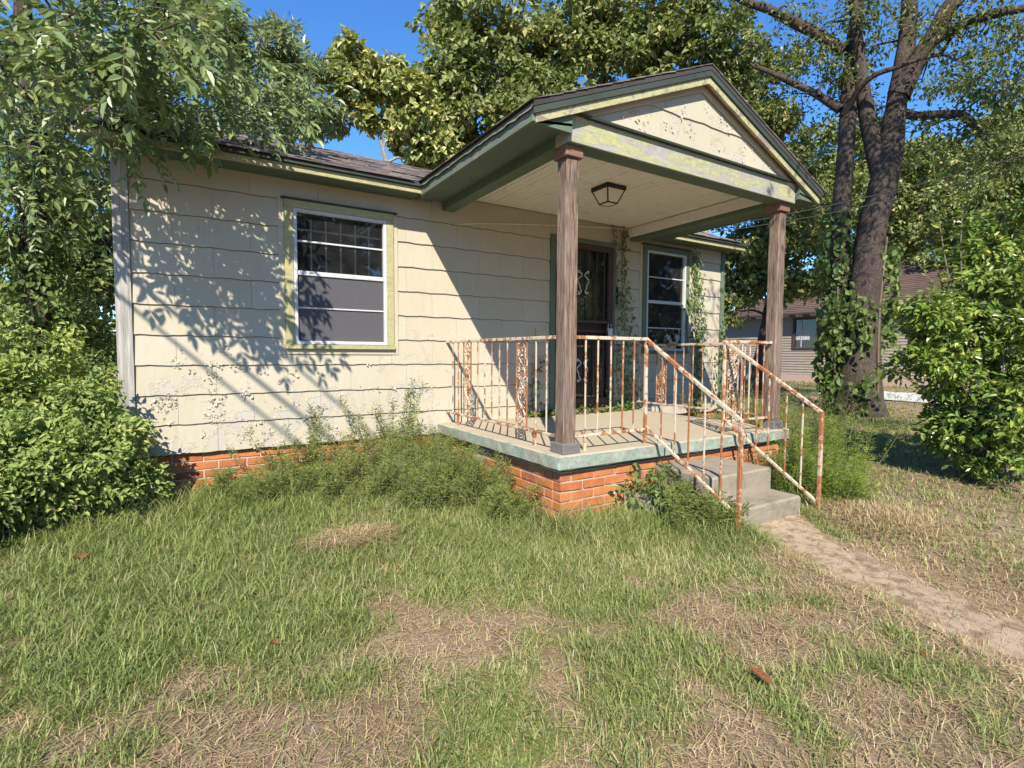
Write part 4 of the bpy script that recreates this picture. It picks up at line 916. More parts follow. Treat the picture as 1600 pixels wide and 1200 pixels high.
def leafy(t, name_part, g, m, kind, nobj, score, me=None):
    """the nobj best showing leaves as pieces of their own, the rest joined"""
    P, D, N, L, W_ = g; o = np.argsort(-score); a_, b_ = o[:nobj], o[nobj:]
    one = one_leaf('leaf', m, 1., float((W_ / L).mean()))
    for i in a_:
        ob = obj('leaf', one, None, t); mx = quat_from(D[i], N[i]).to_4x4(); mx = mx @ Matrix.Scale(float(L[i]), 4); mx.translation = Vector(P[i]); ob.matrix_basis = mx
    tag(leaves(name_part, P[b_], D[b_], N[b_], L[b_], W_[b_], m, t, kind), kind='stuff')
def facing(P, L): d = np.linalg.norm(P - CAM, axis=1); return L / d
rng = np.random.default_rng(12)
TB = np.array([-1.0, 2.4, float(gz(-1.0, 2.4))])
near = thing('overhanging_tree', 'leafy tree with long pointed leaflets overhanging the left roof corner', 'tree', tuple(TB))
trunkP = curve([TB - UP * .2, TB + (.03, 0, 1.2), TB + (-.05, -.1, 2.4), TB + (.05, -.2, 3.5), TB + (.0, -.3, 4.8), TB + (.1, -.3, 6.2)], 8)
V, Q = tube_geo([(trunkP, interp_r([.15, .12, .11, .10, .08, .04], len(trunkP)))], 10); obj('trunk', np_mesh('trunk', V, Q, smooth=True), 'bark', near)
nearc = [(130, 110, 3.9), (190, 130, 3.8), (240, 140, 3.9), (300, 150, 4.1), (355, 168, 4.4), (330, 105, 4.3), (260, 85, 4.2), (190, 60, 3.9), (120, 90, 3.7), (210, 50, 3.3), (150, 70, 3.3), (280, 35, 3.5), (90, 40, 3.2), (60, 90, 3.4), (150, 10, 3.4), (230, -30, 3.4), (60, -20, 3.3), (165, 165, 3.9), (270, 170, 4.1), (400, 150, 4.9), (440, 130, 5.4), (470, 160, 5.7), (400, 90, 5.0), (340, 60, 4.6), (430, 185, 5.3), (490, 120, 5.9), (300, 10, 4.4), (200, 200, 3.9), (225, 35, 3.1), (170, 110, 3.4)]
backc = [(60, 60, 5.2), (30, 150, 5.0), (90, 190, 5.4), (50, 250, 5.2), (140, 190, 5.2), (20, 40, 4.6), (100, 290, 5.6), (30, 330, 5.4), (160, 240, 5.4), (10, 220, 4.9), (70, 130, 5.5), (140, 40, 5.5), (210, 90, 5.6), (280, 60, 5.7), (130, 340, 6.0), (0, 100, 4.6), (60, 0, 5.6), (240, 0, 5.5), (350, 130, 6.2), (170, 300, 5.6), (20, 290, 5.0)]
Cn = np.array([at(*q) for q in nearc]); Cb = np.array([at(*q) for q in backc])
V, Q = tube_geo(skeleton(rng, trunkP[18:], [.09] * len(trunkP[18:]), np.concatenate([Cb, Cn]), .007, .05), 6); tag(obj('branches', np_mesh('branches', V, Q, smooth=True), 'bark', near), kind='stuff')
def spray_set(C, per, rad, L, Lr):
    idx = np.repeat(np.arange(len(C)), per); p, d = ball(rng, len(idx), 2.); R0 = C[idx] + p * rad * np.array([1, 1, .65]); D = norm(d * .8 + rng.normal(size=d.shape) * .45 + np.array([.1, -.35, -.15])); return sprays(rng, R0, D, Lr * rng.uniform(.7, 1.2, len(idx)), 4, L, .40)
a1 = spray_set(Cn, 13, .27, .105, .30); a2 = spray_set(Cb, 17, .45, .105, .30)
hang = sprays(rng, np.array([at(150, 235, 4.35), at(170, 250, 4.4), at(245, 225, 4.4), at(190, 215, 4.3)]), np.array([[.25, -.1, -1], [.1, -.2, -1.], [.2, -.1, -1.], [.3, 0, -.9]]), np.array([.34, .40, .26, .3]), 5, .075, .42)
V, Q = tube_geo(a1[5] + a2[5] + hang[5], 4); tag(obj('twigs', np_mesh('twigs', V, Q), 'twig', near), kind='stuff')
g = [np.concatenate([a1[i], a2[i], hang[i]]) for i in range(5)]; leafy(near, 'crown', g, 'leaf_near', 'hex', 280, facing(g[0], g[3]))
# vine wrapped round that trunk
rng = np.random.default_rng(14); n = 2600; t = rng.random(n) ** .9; c = TB + np.stack([0 * t, -.12 * t, .2 + 3.2 * t], 1); d = norm(rng.normal(size=(n, 3)) * [1, 1, .3])
vine = thing('trunk_vine', 'thick leafy vine wrapped round the slim trunk left of the house', 'vine', tuple(TB))
rr = (.22 + .22 * np.sin(t * 9) ** 2) * rng.uniform(.6, 1.15, n); tag(leaves('leaf_cover', c + d * rr[:, None], norm(-UP * .7 + d * .4 + .4 * rng.normal(size=(n, 3))), norm(d + UP * .4 + .3 * rng.normal(size=(n, 3))), rng.uniform(.05, .10, n), rng.uniform(.035, .065, n), 'leaf_vine', vine, 'hex'), kind='stuff')
th = np.linspace(0, 14, 60); tube('stem', np.stack([TB[0] + .14 * np.cos(th), TB[1] - .12 * th / 14 + .14 * np.sin(th), TB[2] + 3.3 * th / 14], 1), .014, 'twig', vine)

# ---------------- shrubs
def shrub(name, label, base, lobes, nclump, per, L, asp, m, seed, rad=.2, kind='hex', group=None, nstem=14, nobj=0, part='foliage', cat='shrub'):
    rg = np.random.default_rng(seed); b = np.array([base[0], base[1], float(gz(*base))]); t = thing(name, label, cat, tuple(b), group)
    C = np.concatenate([blob(rg, b + np.array(c), rx, ry, rz, int(nclump * w_)) for c, (rx, ry, rz), w_ in lobes]); C[:, 2] = np.maximum(C[:, 2], b[2] + .06)
    paths = []
    for i in rg.permutation(len(C))[:nstem]:
        q = C[i]; s = b + np.array([rg.normal() * .12, rg.normal() * .1, -.05]); paths.append((curve([s, s + (q - s) * .5 + np.array([0, 0, .12]), q], 6), np.linspace(.012, .004, 13)))
    V, Q = tube_geo(paths, 5); tag(obj('stems', np_mesh('stems', V, Q), 'twig', t), kind='stuff')
    g = clump_leaves(rg, C, rg.uniform(.75, 1.3, len(C)) * rad, per, L, asp, .2); ok = (g[0][:, 1] < -.03) | (g[0][:, 0] < -.14) | (g[0][:, 0] > 7.9); g = [a_[ok] for a_ in g]
    if nobj: leafy(t, part, g, m, kind, nobj, facing(g[0], g[3]) * (1 - .6 * (np.linalg.norm(g[0] - CAM, axis=1) - np.linalg.norm(g[0] - CAM, axis=1).min()) / 3))
    else: tag(leaves(part, *g, m, t, kind), kind='stuff')
    return t
LG = 'shrubs crowding the left house corner'
shrub('leafy_shrub', 'dense green shrub of small toothed leaves against the left house corner', (-.35, -.45), [((0, 0, .45), (.42, .33, .42), 1.), ((.22, .1, .25), (.30, .2, .26), .5), ((-.45, .05, .45), (.4, .35, .45), .9), ((.1, .15, .85), (.16, .12, .26), .25)], 74, 92, .056, .5, 'leaf_shrub', 401, .19, nobj=200)
shrub('leafy_shrub', 'pale yellow green shrub behind the dense one at the left house corner', (-.95, .6), [((0, 0, .9), (.55, .5, .75), 1.), ((.4, .2, .75), (.3, .3, .6), .6)], 60, 100, .062, .5, 'leaf_pale', 411, .2)
shrub('leafy_shrub', 'tall dark leafy shrub filling the side yard beneath the overhanging tree', (-1.6, 1.6), [((0, 0, 1.2), (.8, .7, 1.1), 1.), ((.9, .9, 1.1), (.5, .5, 1.0), .7)], 60, 110, .08, .5, 'leaf_near', 421, .26)
shrub('leafy_shrub', 'sprawling low shrub at the edge of the lawn left of the house', (-1.15, -.75), [((0, 0, .4), (.45, .4, .42), 1.)], 54, 92, .058, .5, 'leaf_shrub', 431, .18)
shrub('leafy_shrub', 'deep green shrub standing behind the others along the house side', (-1.1, 4.6), [((0, 0, 1.0), (.9, .7, 1.0), 1.), ((-1.2, .6, .9), (.9, .6, .9), .8)], 50, 100, .09, .5, 'leaf_vine', 451, .3)
# glossy shrub on the right with long shoots
def shoots(t, b, lst, m, seed):
    rg = np.random.default_rng(seed); gs = []; paths = []
    for (x, y, z0), (x1, y1, z1) in lst:
        P = curve([b + (x, y, z0), b + ((x + x1) / 2 + rg.normal() * .05, (y + y1) / 2 + rg.normal() * .05, (z0 + z1) / 2), b + (x1, y1, z1)], 14); paths.append((P, np.linspace(.011, .004, len(P))))
        n = int(28 * (z1 - z0) / .6); s = rg.integers(4, len(P), n); a = rg.uniform(0, 6.28, n); D = norm(np.stack([np.cos(a), np.sin(a), .45 + 0 * a], 1)); gs.append((P[s], D, norm(UP + .4 * rg.normal(size=(n, 3))), rg.uniform(.06, .10, n)))
    V, Q = tube_geo(paths, 5); tag(obj('shoots', np_mesh('shoots', V, Q), 'twig', t), kind='stuff'); P, D, N, L = [np.concatenate([q[i] for q in gs]) for i in range(4)]
    tag(leaves('shoot_leaves', P, D, N, L, L * .5, m, t, 'hex'), kind='stuff')
gs_ = shrub('glossy_shrub', 'large glossy green shrub with long upright shoots beside the front walk', (7.85, -3.45), [((0, 0, 1.1), (.72, .7, .85), 1.), ((-.5, .35, 1.5), (.42, .38, .55), .6), ((.2, -.1, 2.0), (.65, .6, .7), .8), ((-.3, -.1, .6), (.5, .5, .45), .5), ((.9, -.6, 1.5), (.8, .7, 1.1), .9), ((.5, .1, 2.5), (.5, .4, .6), .4)], 64, 85, .082, .5, 'leaf_bush', 441, .22, nobj=280, nstem=30)
shoots(gs_, np.array([7.85, -3.45, -.4]), [((-.35, .2, 1.6), (-.62, .45, 3.7)), ((-.2, .2, 1.7), (-.1, .3, 3.3)), ((.1, 0, 1.7), (.05, .2, 2.7)), ((.2, -.1, 1.8), (.35, .1, 3.0)), ((-.5, .4, 1.4), (-.75, .5, 2.4)), ((.4, -.2, 1.8), (.5, -.2, 3.3)), ((.6, -.2, 1.9), (.9, -.1, 3.3)), ((.3, .1, 1.6), (.2, .4, 2.5)), ((.1, .2, 1.5), (-.35, .5, 2.6))], 'leaf_bush', 443)

# ---------------- fine weeds by the porch
def weed(label, base, h, rx, ry, nst, per, m, seed, group, L=.03, asp=.16, name='bushy_weed', lean=(0, 0)):
    rg = np.random.default_rng(seed); b = np.array([base[0], base[1], float(gz(*base))]); t = thing(name, label, 'weed', tuple(b), group); paths = []; Ps = []; Ds = []
    for i in range(nst):
        a = rg.uniform(0, 6.28); r = rg.random() ** .5; o = b + np.array([math.cos(a) * rx * r, math.sin(a) * ry * r, -.02]); hh_ = h * rg.uniform(.45, 1.1)
        tip = o + np.array([rg.normal() * .3 * hh_ + lean[0] * hh_, rg.normal() * .22 * hh_ + lean[1] * hh_ - .04, hh_]); tip[1] = min(tip[1], -.03) if tip[0] < 7.8 else tip[1]; P = curve([o, o + (tip - o) * .5 + rg.normal(size=3) * .03, tip], 8); paths.append((P, np.linspace(.004, .0012, len(P))))
        s = rg.random(per) ** .8; k = np.clip((s * (len(P) - 1)).astype(int), 0, len(P) - 2); f = (s * (len(P) - 1) - k)[:, None]; p = P[k] * (1 - f) + P[k + 1] * f; wd = (.075 * (1 - .6 * s))[:, None]
        d = norm(rg.normal(size=(per, 3)) * [1, 1, .5] + UP * .45); Ps.append(p + d * wd * rg.random((per, 1))); Ds.append(d)
    V, Q = tube_geo(paths, 4); tag(obj('stems', np_mesh('stems', V, Q), 'twig', t), kind='stuff'); P = np.concatenate(Ps); D = np.concatenate(Ds); P[:, 1] = np.where((P[:, 0] < 2.8) & (P[:, 0] > -.1), np.minimum(P[:, 1], -.02), P[:, 1]); n = len(P)
    tag(leaves('foliage', P, D, norm(UP + .7 * rg.normal(size=(n, 3))), L * rg.uniform(.6, 1.3, n), L * asp * rg.uniform(.8, 1.3, n), m, t), kind='stuff')
WG = 'fine leaved weeds in the corner by the porch'
for i, (x, y, h, rx, ry, ns) in enumerate(((1.15, -.30, .42, .25, .18, 30), (1.55, -.35, .50, .28, .22, 38), (1.95, -.38, .54, .28, .24, 42), (2.3, -.38, .56, .28, .24, 44), (2.6, -.40, .52, .2, .24, 36), (1.65, -.8, .40, .32, .28, 44), (2.15, -.85, .46, .32, .3, 52), (2.52, -.95, .48, .22, .3, 50), (2.6, -1.45, .44, .2, .3, 46), (2.2, -1.35, .40, .3, .28, 46), (2.62, -1.95, .30, .16, .24, 30), (1.0, -.6, .30, .3, .2, 30), (.75, -.25, .26, .22, .14, 22))):
    weed('low mound of fine leaved weeds at the wall foot below the window' if x < 1.7 and y > -.6 else ('low mound of fine leaved weeds at the wall foot beside the porch' if y > -.6 else 'low mound of fine leaved weeds spreading in front of the porch side bricks'), (x, y), h, rx, ry, ns, 165, 'leaf_weed', 500 + i, WG, .034, .18)
weed('tall spiky weed stalks standing against the wall left of the porch railing', (2.25, -.16), 1.0, .22, .06, 12, 210, 'leaf_weed', 530, None, .04, .26)
weed('thin weed stalks leaning against the wall below the window', (1.45, -.14), .74, .45, .06, 13, 150, 'leaf_weed', 531, None, .038, .26)
for i, (x, y, h, lab) in enumerate(((3.68, -2.78, .34, 'grassy weed clump hiding the open side of the concrete steps'), (3.80, -3.0, .26, 'low weed at the foot of the rusty handrail post by the steps'), (3.82, -2.5, .40, 'weed clump growing up through the handrail beside the top step'))): weed(lab, (x, y), h, .12, .12, 26, 120, 'leaf_weed', 570 + i, None, .05, .14)
FG = 'feathery weeds beside the handrail'
for i, (x, y, h, rx, ry, ns, mm) in enumerate(((5.35, -2.75, .62, .28, .25, 40, 'leaf_feather'), (5.85, -2.75, .75, .3, .3, 46, 'leaf_feather'), (6.3, -2.3, .8, .35, .4, 44, 'leaf_weed'), (5.1, -2.55, .4, .1, .15, 20, 'leaf_weed'), (6.4, -1.5, .9, .4, .5, 46, 'leaf_weed'), (7.2, -1.2, .9, .5, .5, 50, 'leaf_weed'), (5.45, -3.1, .4, .25, .2, 26, 'leaf_feather'), (8.5, -1.0, .8, .6, .5, 44, 'leaf_weed'))):
    weed(('soft bright feathery weed behind the handrail beside the steps', 'tall bright feathery weed beyond the handrail post', 'dull green weed clump in front of the far porch column', 'small weed squeezed between porch edge and handrail', 'dull green weed clump beside the window side of the porch', 'dull green weed clump below the green corner board', 'low bright feathery weed at the foot of the handrail post', 'dull green weed clump on the lawn beyond the house corner')[i], (x, y), h, rx, ry, ns, 130, mm, 540 + i, FG, .045, .12, 'feathery_weed')
for i, (x, y, h, lab) in enumerate(((3.62, -2.62, .30, 'broad leaved weed in front of the concrete block beside the steps'), (3.72, -2.3, .34, 'broad leaved weed squeezed between the porch edge and the handrail'), (3.5, -2.40, .30, 'broad leaved weed against the porch bricks left of the steps'))): 
    rg = np.random.default_rng(560 + i); b = np.array([x, y, float(gz(x, y))]); t = thing('broadleaf_weed', lab, 'weed', tuple(b), 'broad leaved weeds by the steps'); n = 46; p, d = ball(rg, n, 2.); P = b + np.array([0, 0, h * .75]) + p * np.array([.14, .1, h * .55])
    tag(leaves('foliage', P, norm(d * .6 + .5 * rg.normal(size=(n, 3)) - UP * .2), norm(UP + .5 * rg.normal(size=(n, 3))), rg.uniform(.05, .085, n), rg.uniform(.035, .055, n), 'leaf_vine', t, 'hex'), kind='stuff'); V, Q = tube_geo([(curve([b, (b + q) / 2 + rg.normal(size=3) * .02, q], 5), .003) for q in P[:12]], 4); tag(obj('stems', np_mesh('stems', V, Q), 'twig', t), kind='stuff')

# ---------------- climbing vines on the porch wall
def climber(label, pts, width, n, L, seed, y=-.03):
    rg = np.random.default_rng(seed); P = curve([(px, y, pz) for px, pz in pts], 12); t = thing('climbing_vine', label, 'vine', tuple(P[0])); paths = [(P, np.linspace(.006, .003, len(P)))]; wv = np.interp(np.linspace(0, 1, len(P)), np.linspace(0, 1, len(width)), width)
    k = rg.choice(len(P), n, p=(wv + .01) / (wv + .01).sum()); off = rg.normal(size=n) * wv[k] * .5; LP = P[k] + np.stack([off, -np.abs(rg.normal(size=n)) * .03 - .005, rg.normal(size=n) * .05], 1)
    for j in range(8):
        q = P[rg.integers(3, len(P) - 3)]; paths.append((curve([q, q + (rg.normal() * .06, -.004, .12), q + (rg.normal() * .12, -.006, .26)], 5), .0022))
    V, Q = tube_geo(paths, 4); obj('stem', np_mesh('stem', V, Q), 'twig', t); Ls = L * rg.uniform(.6, 1.2, n)
    tag(leaves('foliage', LP, norm(np.stack([rg.normal(size=n) * .6, -.35 + 0 * off, -.8 + .3 * rg.normal(size=n)], 1)), norm(np.stack([.4 * rg.normal(size=n), -1 + 0 * off, .5 + .3 * rg.normal(size=n)], 1)), Ls, Ls * .75, 'leaf_vine', t, 'hex'), kind='stuff')
climber('thin leafy vine climbing the wall right of the front door', [(5.72, .13), (5.70, .7), (5.68, 1.3), (5.62, 1.9), (5.60, 2.4), (5.62, 2.66)], [.32, .28, .20, .09, .06, .07], 420, .055, 601)
climber('sparse dangling vine along the frame of the front door', [(5.54, .5), (5.54, 1.2), (5.52, 1.9), (5.47, 2.4), (5.42, 2.68)], [.05, .08, .05, .04, .05], 70, .045, 602)
climber('leafy vine covering the far edge of the window beside the door', [(7.22, -.1), (7.25, .5), (7.22, 1.1), (7.17, 1.7), (7.14, 2.2), (7.10, 2.5)], [.24, .12, .22, .24, .16, .06], 460, .058, 603)
climber('small vine creeping up the green corner board at the house end', [(7.80, -.1), (7.82, .5), (7.80, 1.0), (7.84, 1.4)], [.2, .14, .14, .06], 110, .06, 604, -.05)
climber('little vine sprig on the wall behind the left porch railing', [(4.12, .13), (4.10, .45), (4.16, .8), (4.14, 1.25)], [.22, .08, .07, .02], 70, .05, 605)
rg = np.random.default_rng(610); n = 520; xx = rg.uniform(4.0, 5.85, n); hh_ = .03 + .09 * np.abs(np.sin(xx * 2.3)) * rg.random(n) + .10 * np.exp(-((xx - 5.75) / .25) ** 2)
cr = thing('ground_creeper', 'low creeper spreading along the foot of the wall on the porch floor', 'creeper', (4.9, -.1, ST)); P = np.stack([xx, -.03 - np.abs(rg.normal(size=n)) * .06, ST + .008 + hh_ * rg.random(n)], 1)
tag(leaves('foliage', P, rnd_dirs(rg, n, (0, -.4, .1), .7), norm(UP + .4 * rg.normal(size=(n, 3))), rg.uniform(.035, .06, n), rg.uniform(.028, .045, n), 'leaf_vine', cr, 'hex'), kind='stuff'); tube('stem', curve([(4.0, -.05, ST + .006), (4.6, -.08, ST + .012), (5.2, -.05, ST + .006), (5.85, -.07, ST + .012)], 8), .004, 'twig', cr)

# ---------------- grass and straw
def inside_house(x, y): return ((x > -.1) & (x < 7.85) & (y > -.0)) | ((x > 2.85) & (x < 5.93) & (y > -2.27)) | ((x > 3.56) & (x < 4.78) & (y > -3.14) & (y < -2.2) & ((x > 3.93) | (y > -2.56)))
def on_walk(x, y, pad=0): t = y + 3.1; return (x > 3.98 + .33 * t + pad) & (x < 4.72 + .38 * t - pad) & (y < -3.05)
def vnoise(x, y, s, seed):
    rg = np.random.default_rng(seed); G = rg.random((64, 64)); u = x / s + 200; v = y / s + 200; i = np.floor(u).astype(int); j = np.floor(v).astype(int); a_ = u - i; b_ = v - j; a_ = a_ * a_ * (3 - 2 * a_); b_ = b_ * b_ * (3 - 2 * b_)
    return (G[i % 64, j % 64] * (1 - a_) + G[(i + 1) % 64, j % 64] * a_) * (1 - b_) + (G[i % 64, (j + 1) % 64] * (1 - a_) + G[(i + 1) % 64, (j + 1) % 64] * a_) * b_
def cover(x, y):
    """how grassy the lawn is, 0 bare .. 1 thick"""
    n_ = .36 * vnoise(x, y, .42, 1) + .44 * vnoise(x, y, .17, 2) + .2 * vnoise(x, y, 1.3, 3)
    bias = .16 * smooth01((y + 3.3) / 1.6) - .19 * smooth01((-2.8 - y) / 1.) - .12 * np.exp(-(((x - 5.3) / 1.1) ** 2 + ((y + 4.0) / .9) ** 2)) + .2 * np.exp(-(((x - 3.1) / .9) ** 2 + ((y + 3.7) / .8) ** 2)) - .12 * np.exp(-(((x - .8) / .9) ** 2 + ((y + 3.6) / .55) ** 2)) - .5 * np.exp(-(((x - 1.33) / .2) ** 2 + ((y + 1.87) / .12) ** 2))
    return np.clip((n_ + bias - .36) / .2, 0, 1)
def blades(rg, x, y, h, w_, lean, flat=0.0, plain_=False):
    n = len(x); a = rg.uniform(0, 6.28, n); z = gz(x, y) - .006 + flat * rg.random(n); d = np.stack([np.cos(a), np.sin(a), 0 * a], 1); s = np.stack([-np.sin(a), np.cos(a), 0 * a], 1); P = np.stack([x, y, z], 1); ln = (lean * rg.uniform(.3, 1.7, n))[:, None]; h = h[:, None]; w_ = w_[:, None]
    el = np.sqrt(np.maximum(.03, 1 - np.minimum(ln, .98) ** 2)); sw = s * rg.normal(size=(n, 1)) * .12
    m1 = P + (UP * el * .42 + d * ln * .16 + sw * .3) * h; m2 = P + (UP * el * .72 + d * ln * .55 + sw * .8) * h; tip = P + (UP * el * .82 + d * ln * 1.05 + sw * 1.4) * h
    if plain_:
        V = np.stack([P - s * w_ * .5, P + s * w_ * .5, m1 + s * w_ * .5, m1 - s * w_ * .5, tip], 1).reshape(-1, 3); i = np.arange(n)[:, None] * 5; return V, i + np.array([[0, 1, 2, 3]]), i + np.array([[3, 2, 4]])
    V = np.stack([P - s * w_ * .4, P + s * w_ * .4, m1 + s * w_ * .5, m1 - s * w_ * .5, m2 + s * w_ * .38, m2 - s * w_ * .38, tip], 1).reshape(-1, 3); i = np.arange(n)[:, None] * 7; return V, np.concatenate([i + np.array([[0, 1, 2, 3]]), i + np.array([[3, 2, 4, 5]])]), i + np.array([[5, 4, 6]])
def field(seed, n, xr, yr, hm, wm, lean, dens, tuft=0, hfun=None, flat=0., plain_=False):
    rg = np.random.default_rng(seed)
    if tuft: m = n // tuft; cx = rg.uniform(*xr, m); cy = rg.uniform(*yr, m); x = np.repeat(cx, tuft) + rg.normal(size=m * tuft) * .02; y = np.repeat(cy, tuft) + rg.normal(size=m * tuft) * .02; sc_ = np.repeat(rg.uniform(.6, 1.35, m), tuft)
    else: x = rg.uniform(*xr, n); y = rg.uniform(*yr, n); sc_ = rg.uniform(.7, 1.2, n)
    # keep only what stands in front of the lens or a little beside it
    dx = x - CAM[0]; dy = y - CAM[1]; f = dx * .529 + dy * .849; r = dx * .849 - dy * .529
    k = (f > .9) & (np.abs(r) < f * 1.12 + .9) & ~inside_house(x, y) & (rg.random(len(x)) < dens(x, y)); x, y, sc_ = x[k], y[k], sc_[k]
    h = hm * sc_ * rg.uniform(.55, 1.25, len(x))
    if hfun is not None: h = h * hfun(x, y)
    return blades(rg, x, y, h, wm * rg.uniform(.7, 1.3, len(x)), lean, flat, plain_)
def join(parts):
    V = []; Q = []; T = []; o = 0
    for v, q, t in parts: V.append(v); Q.append(q + o); T.append(t + o); o += len(v)
    return np.concatenate(V), np.concatenate(Q), np.concatenate(T)
tall = lambda x, y: 1 + .9 * np.exp(-((y + .5) / .5) ** 2) * (x < 2.9) + 1.3 * np.exp(-((y + 2.55) / .35) ** 2) * ((x > 2.7) & (x < 3.98)) + .9 * np.exp(-(((x - 3.75) / .25) ** 2 + ((y + 3.1) / .3) ** 2)) + .8 * np.exp(-((x - 2.7) / .25) ** 2) * (y > -2.5)
dn = lambda x, y: np.where(on_walk(x, y, .05), .03, .04 + .96 * cover(x, y))
parts = [field(1, 215000, (-.8, 5.2), (-5.0, -2.6), .09, .0034, 1.0, dn, 4, tall), field(2, 215000, (-2.5, 6.0), (-3.0, .05), .115, .0046, .9, dn, 5, tall, plain_=True), field(3, 105000, (4.5, 13), (-6.0, 2), .075, .007, .6, lambda x, y: np.where(on_walk(x, y), 0, .55 + .45 * cover(x, y)), 6, plain_=True), field(4, 50000, (8, 26), (-8, 9), .10, .014, .5, lambda x, y: .5 + .5 * cover(x, y), 6, plain_=True), field(5, 16000, (-6, -.2), (-3, 5), .12, .006, .5, lambda x, y: .9 + 0 * x, 8, plain_=True)]
V, Q, T = join(parts); tag(obj('grass', np_mesh('grass', V, Q, T), 'grass'), 'patchy green lawn grass in front of the house', 'grass', kind='stuff')
sd = lambda x, y: np.where(on_walk(x, y, .16), .25, 1 - .5 * cover(x, y))
parts = [field(11, 95000, (-1.5, 5.5), (-5.0, -1), .06, .0028, 1.35, sd, 0, None, .02, True), field(12, 30000, (3, 12), (-6.5, 0), .07, .005, 1.2, lambda x, y: np.where(on_walk(x, y, .16), .2, .75), 0, None, .02, True),
         field(13, 9000, (1.05, 1.62), (-2.02, -1.72), .085, .004, 1.6, lambda x, y: np.exp(-(((x - 1.33) / .2) ** 2 + ((y + 1.87) / .1) ** 2)), 0, None, .06), field(14, 9000, (4.7, 5.6), (-4.1, -3.2), .10, .004, 1.2, lambda x, y: np.exp(-(((x - 5.1) / .3) ** 2 + ((y + 3.6) / .3) ** 2)), 0, None, .06)]
V, Q, T = join(parts); tag(obj('dry_straw', np_mesh('dry_straw', V, Q, T), 'straw'), 'dry straw and cut grass strewn over the bare patches', 'straw', kind='stuff')
# fallen leaves, each one a thing on the lawn
rg = np.random.default_rng(77)
for i, (x, y, s, lab) in enumerate(((2.27, -4.40, .11, 'big curled red brown dead leaf on the patchy foreground lawn'), (.72, -3.0, .07, 'small dark dead leaf lying in the lawn grass below the window'), (-.19, -1.33, .16, 'long orange dead leaf at the foot of the left shrubs'), (4.3, -3.7, .05, 'small dead leaf lying on the worn front walk'), (5.3, -3.9, .05, 'small dead leaf among the straw beyond the front walk'), (3.1, -4.6, .05, 'small dead leaf in the grass beside the front walk'))):
    V, q, _ = leaf_geo(np.zeros((1, 3)), np.array([[1., 0, 0]]), np.array([[0, 0, 1.]]), s, s * .5, 'hex', .3, -.15); o = obj('fallen_leaf', np_mesh('fallen_leaf', V, q), 'deadleaf', None, (x, y, float(gz(x, y)) + .035), (rg.normal() * .12, rg.normal() * .12, rg.uniform(0, 6.28))); tag(o, lab, 'leaf', 'fallen leaves on the lawn')
tw = tube('fallen_twig', curve([(1.72, -1.45, -.33), (2.0, -1.28, -.27), (2.28, -1.12, -.22)], 6), .006, 'twig'); tag(tw, 'thin bare stick lying over the weeds in front of the wall', 'stick')

# ---------------- curled flakes of old paint on the siding and the gable
def flakes(parent, cl, per, sz, yf, m, seed, ok):
    rg = np.random.default_rng(seed); P = []
    for (x, z, r) in cl:
        n = int(per * r / .1); a = rg.uniform(0, 6.28, n); q = r * rg.random(n) ** .6; P.append(np.stack([x + np.cos(a) * q * 1.1, np.full(n, yf), z + np.sin(a) * q * .75], 1))
    P = np.concatenate(P); P = P[ok(P[:, 0], P[:, 2])]; n = len(P); a = rg.uniform(0, 6.28, n); L = sz * rg.uniform(.4, 1.6, n)
    tag(leaves('paint_flakes', P, np.stack([np.cos(a), -.12 + 0 * a, np.sin(a)], 1), np.tile([0, -1., 0], (n, 1)), L, L * rg.uniform(.5, 1.2, n), m, parent, 'hex', fold=.1, droop=-.3), kind='stuff')
rg = np.random.default_rng(801); cl = [(rg.uniform(.1, 1.5), rg.uniform(.08, 1.0) ** 1.2, rg.uniform(.04, .11)) for _ in range(34)] + [(rg.uniform(1.3, 2.8), rg.uniform(.1, .9), rg.uniform(.02, .05)) for _ in range(14)] + [(2.72 + rg.normal() * .02, rg.uniform(.5, 1.7), .03) for _ in range(8)]
flakes(wall, cl, 16, .020, -.0125, 'siding', 802, lambda x, z: (x > .02) & (x < 2.78) & (z < 1.3) & ~((x > 1.1) & (x < 2.4) & (z > .88)))
cl = [(rg.uniform(3.2, 5.6), rg.uniform(2.78, 3.3), rg.uniform(.05, .12)) for _ in range(40)]
flakes(gback, cl, 9, .016, BYF + .004, 'siding_gable', 803, lambda x, z: z < np.minimum(QZ + np.minimum(x - QX0, QX1 - x) * .412 - .2, 3.4))

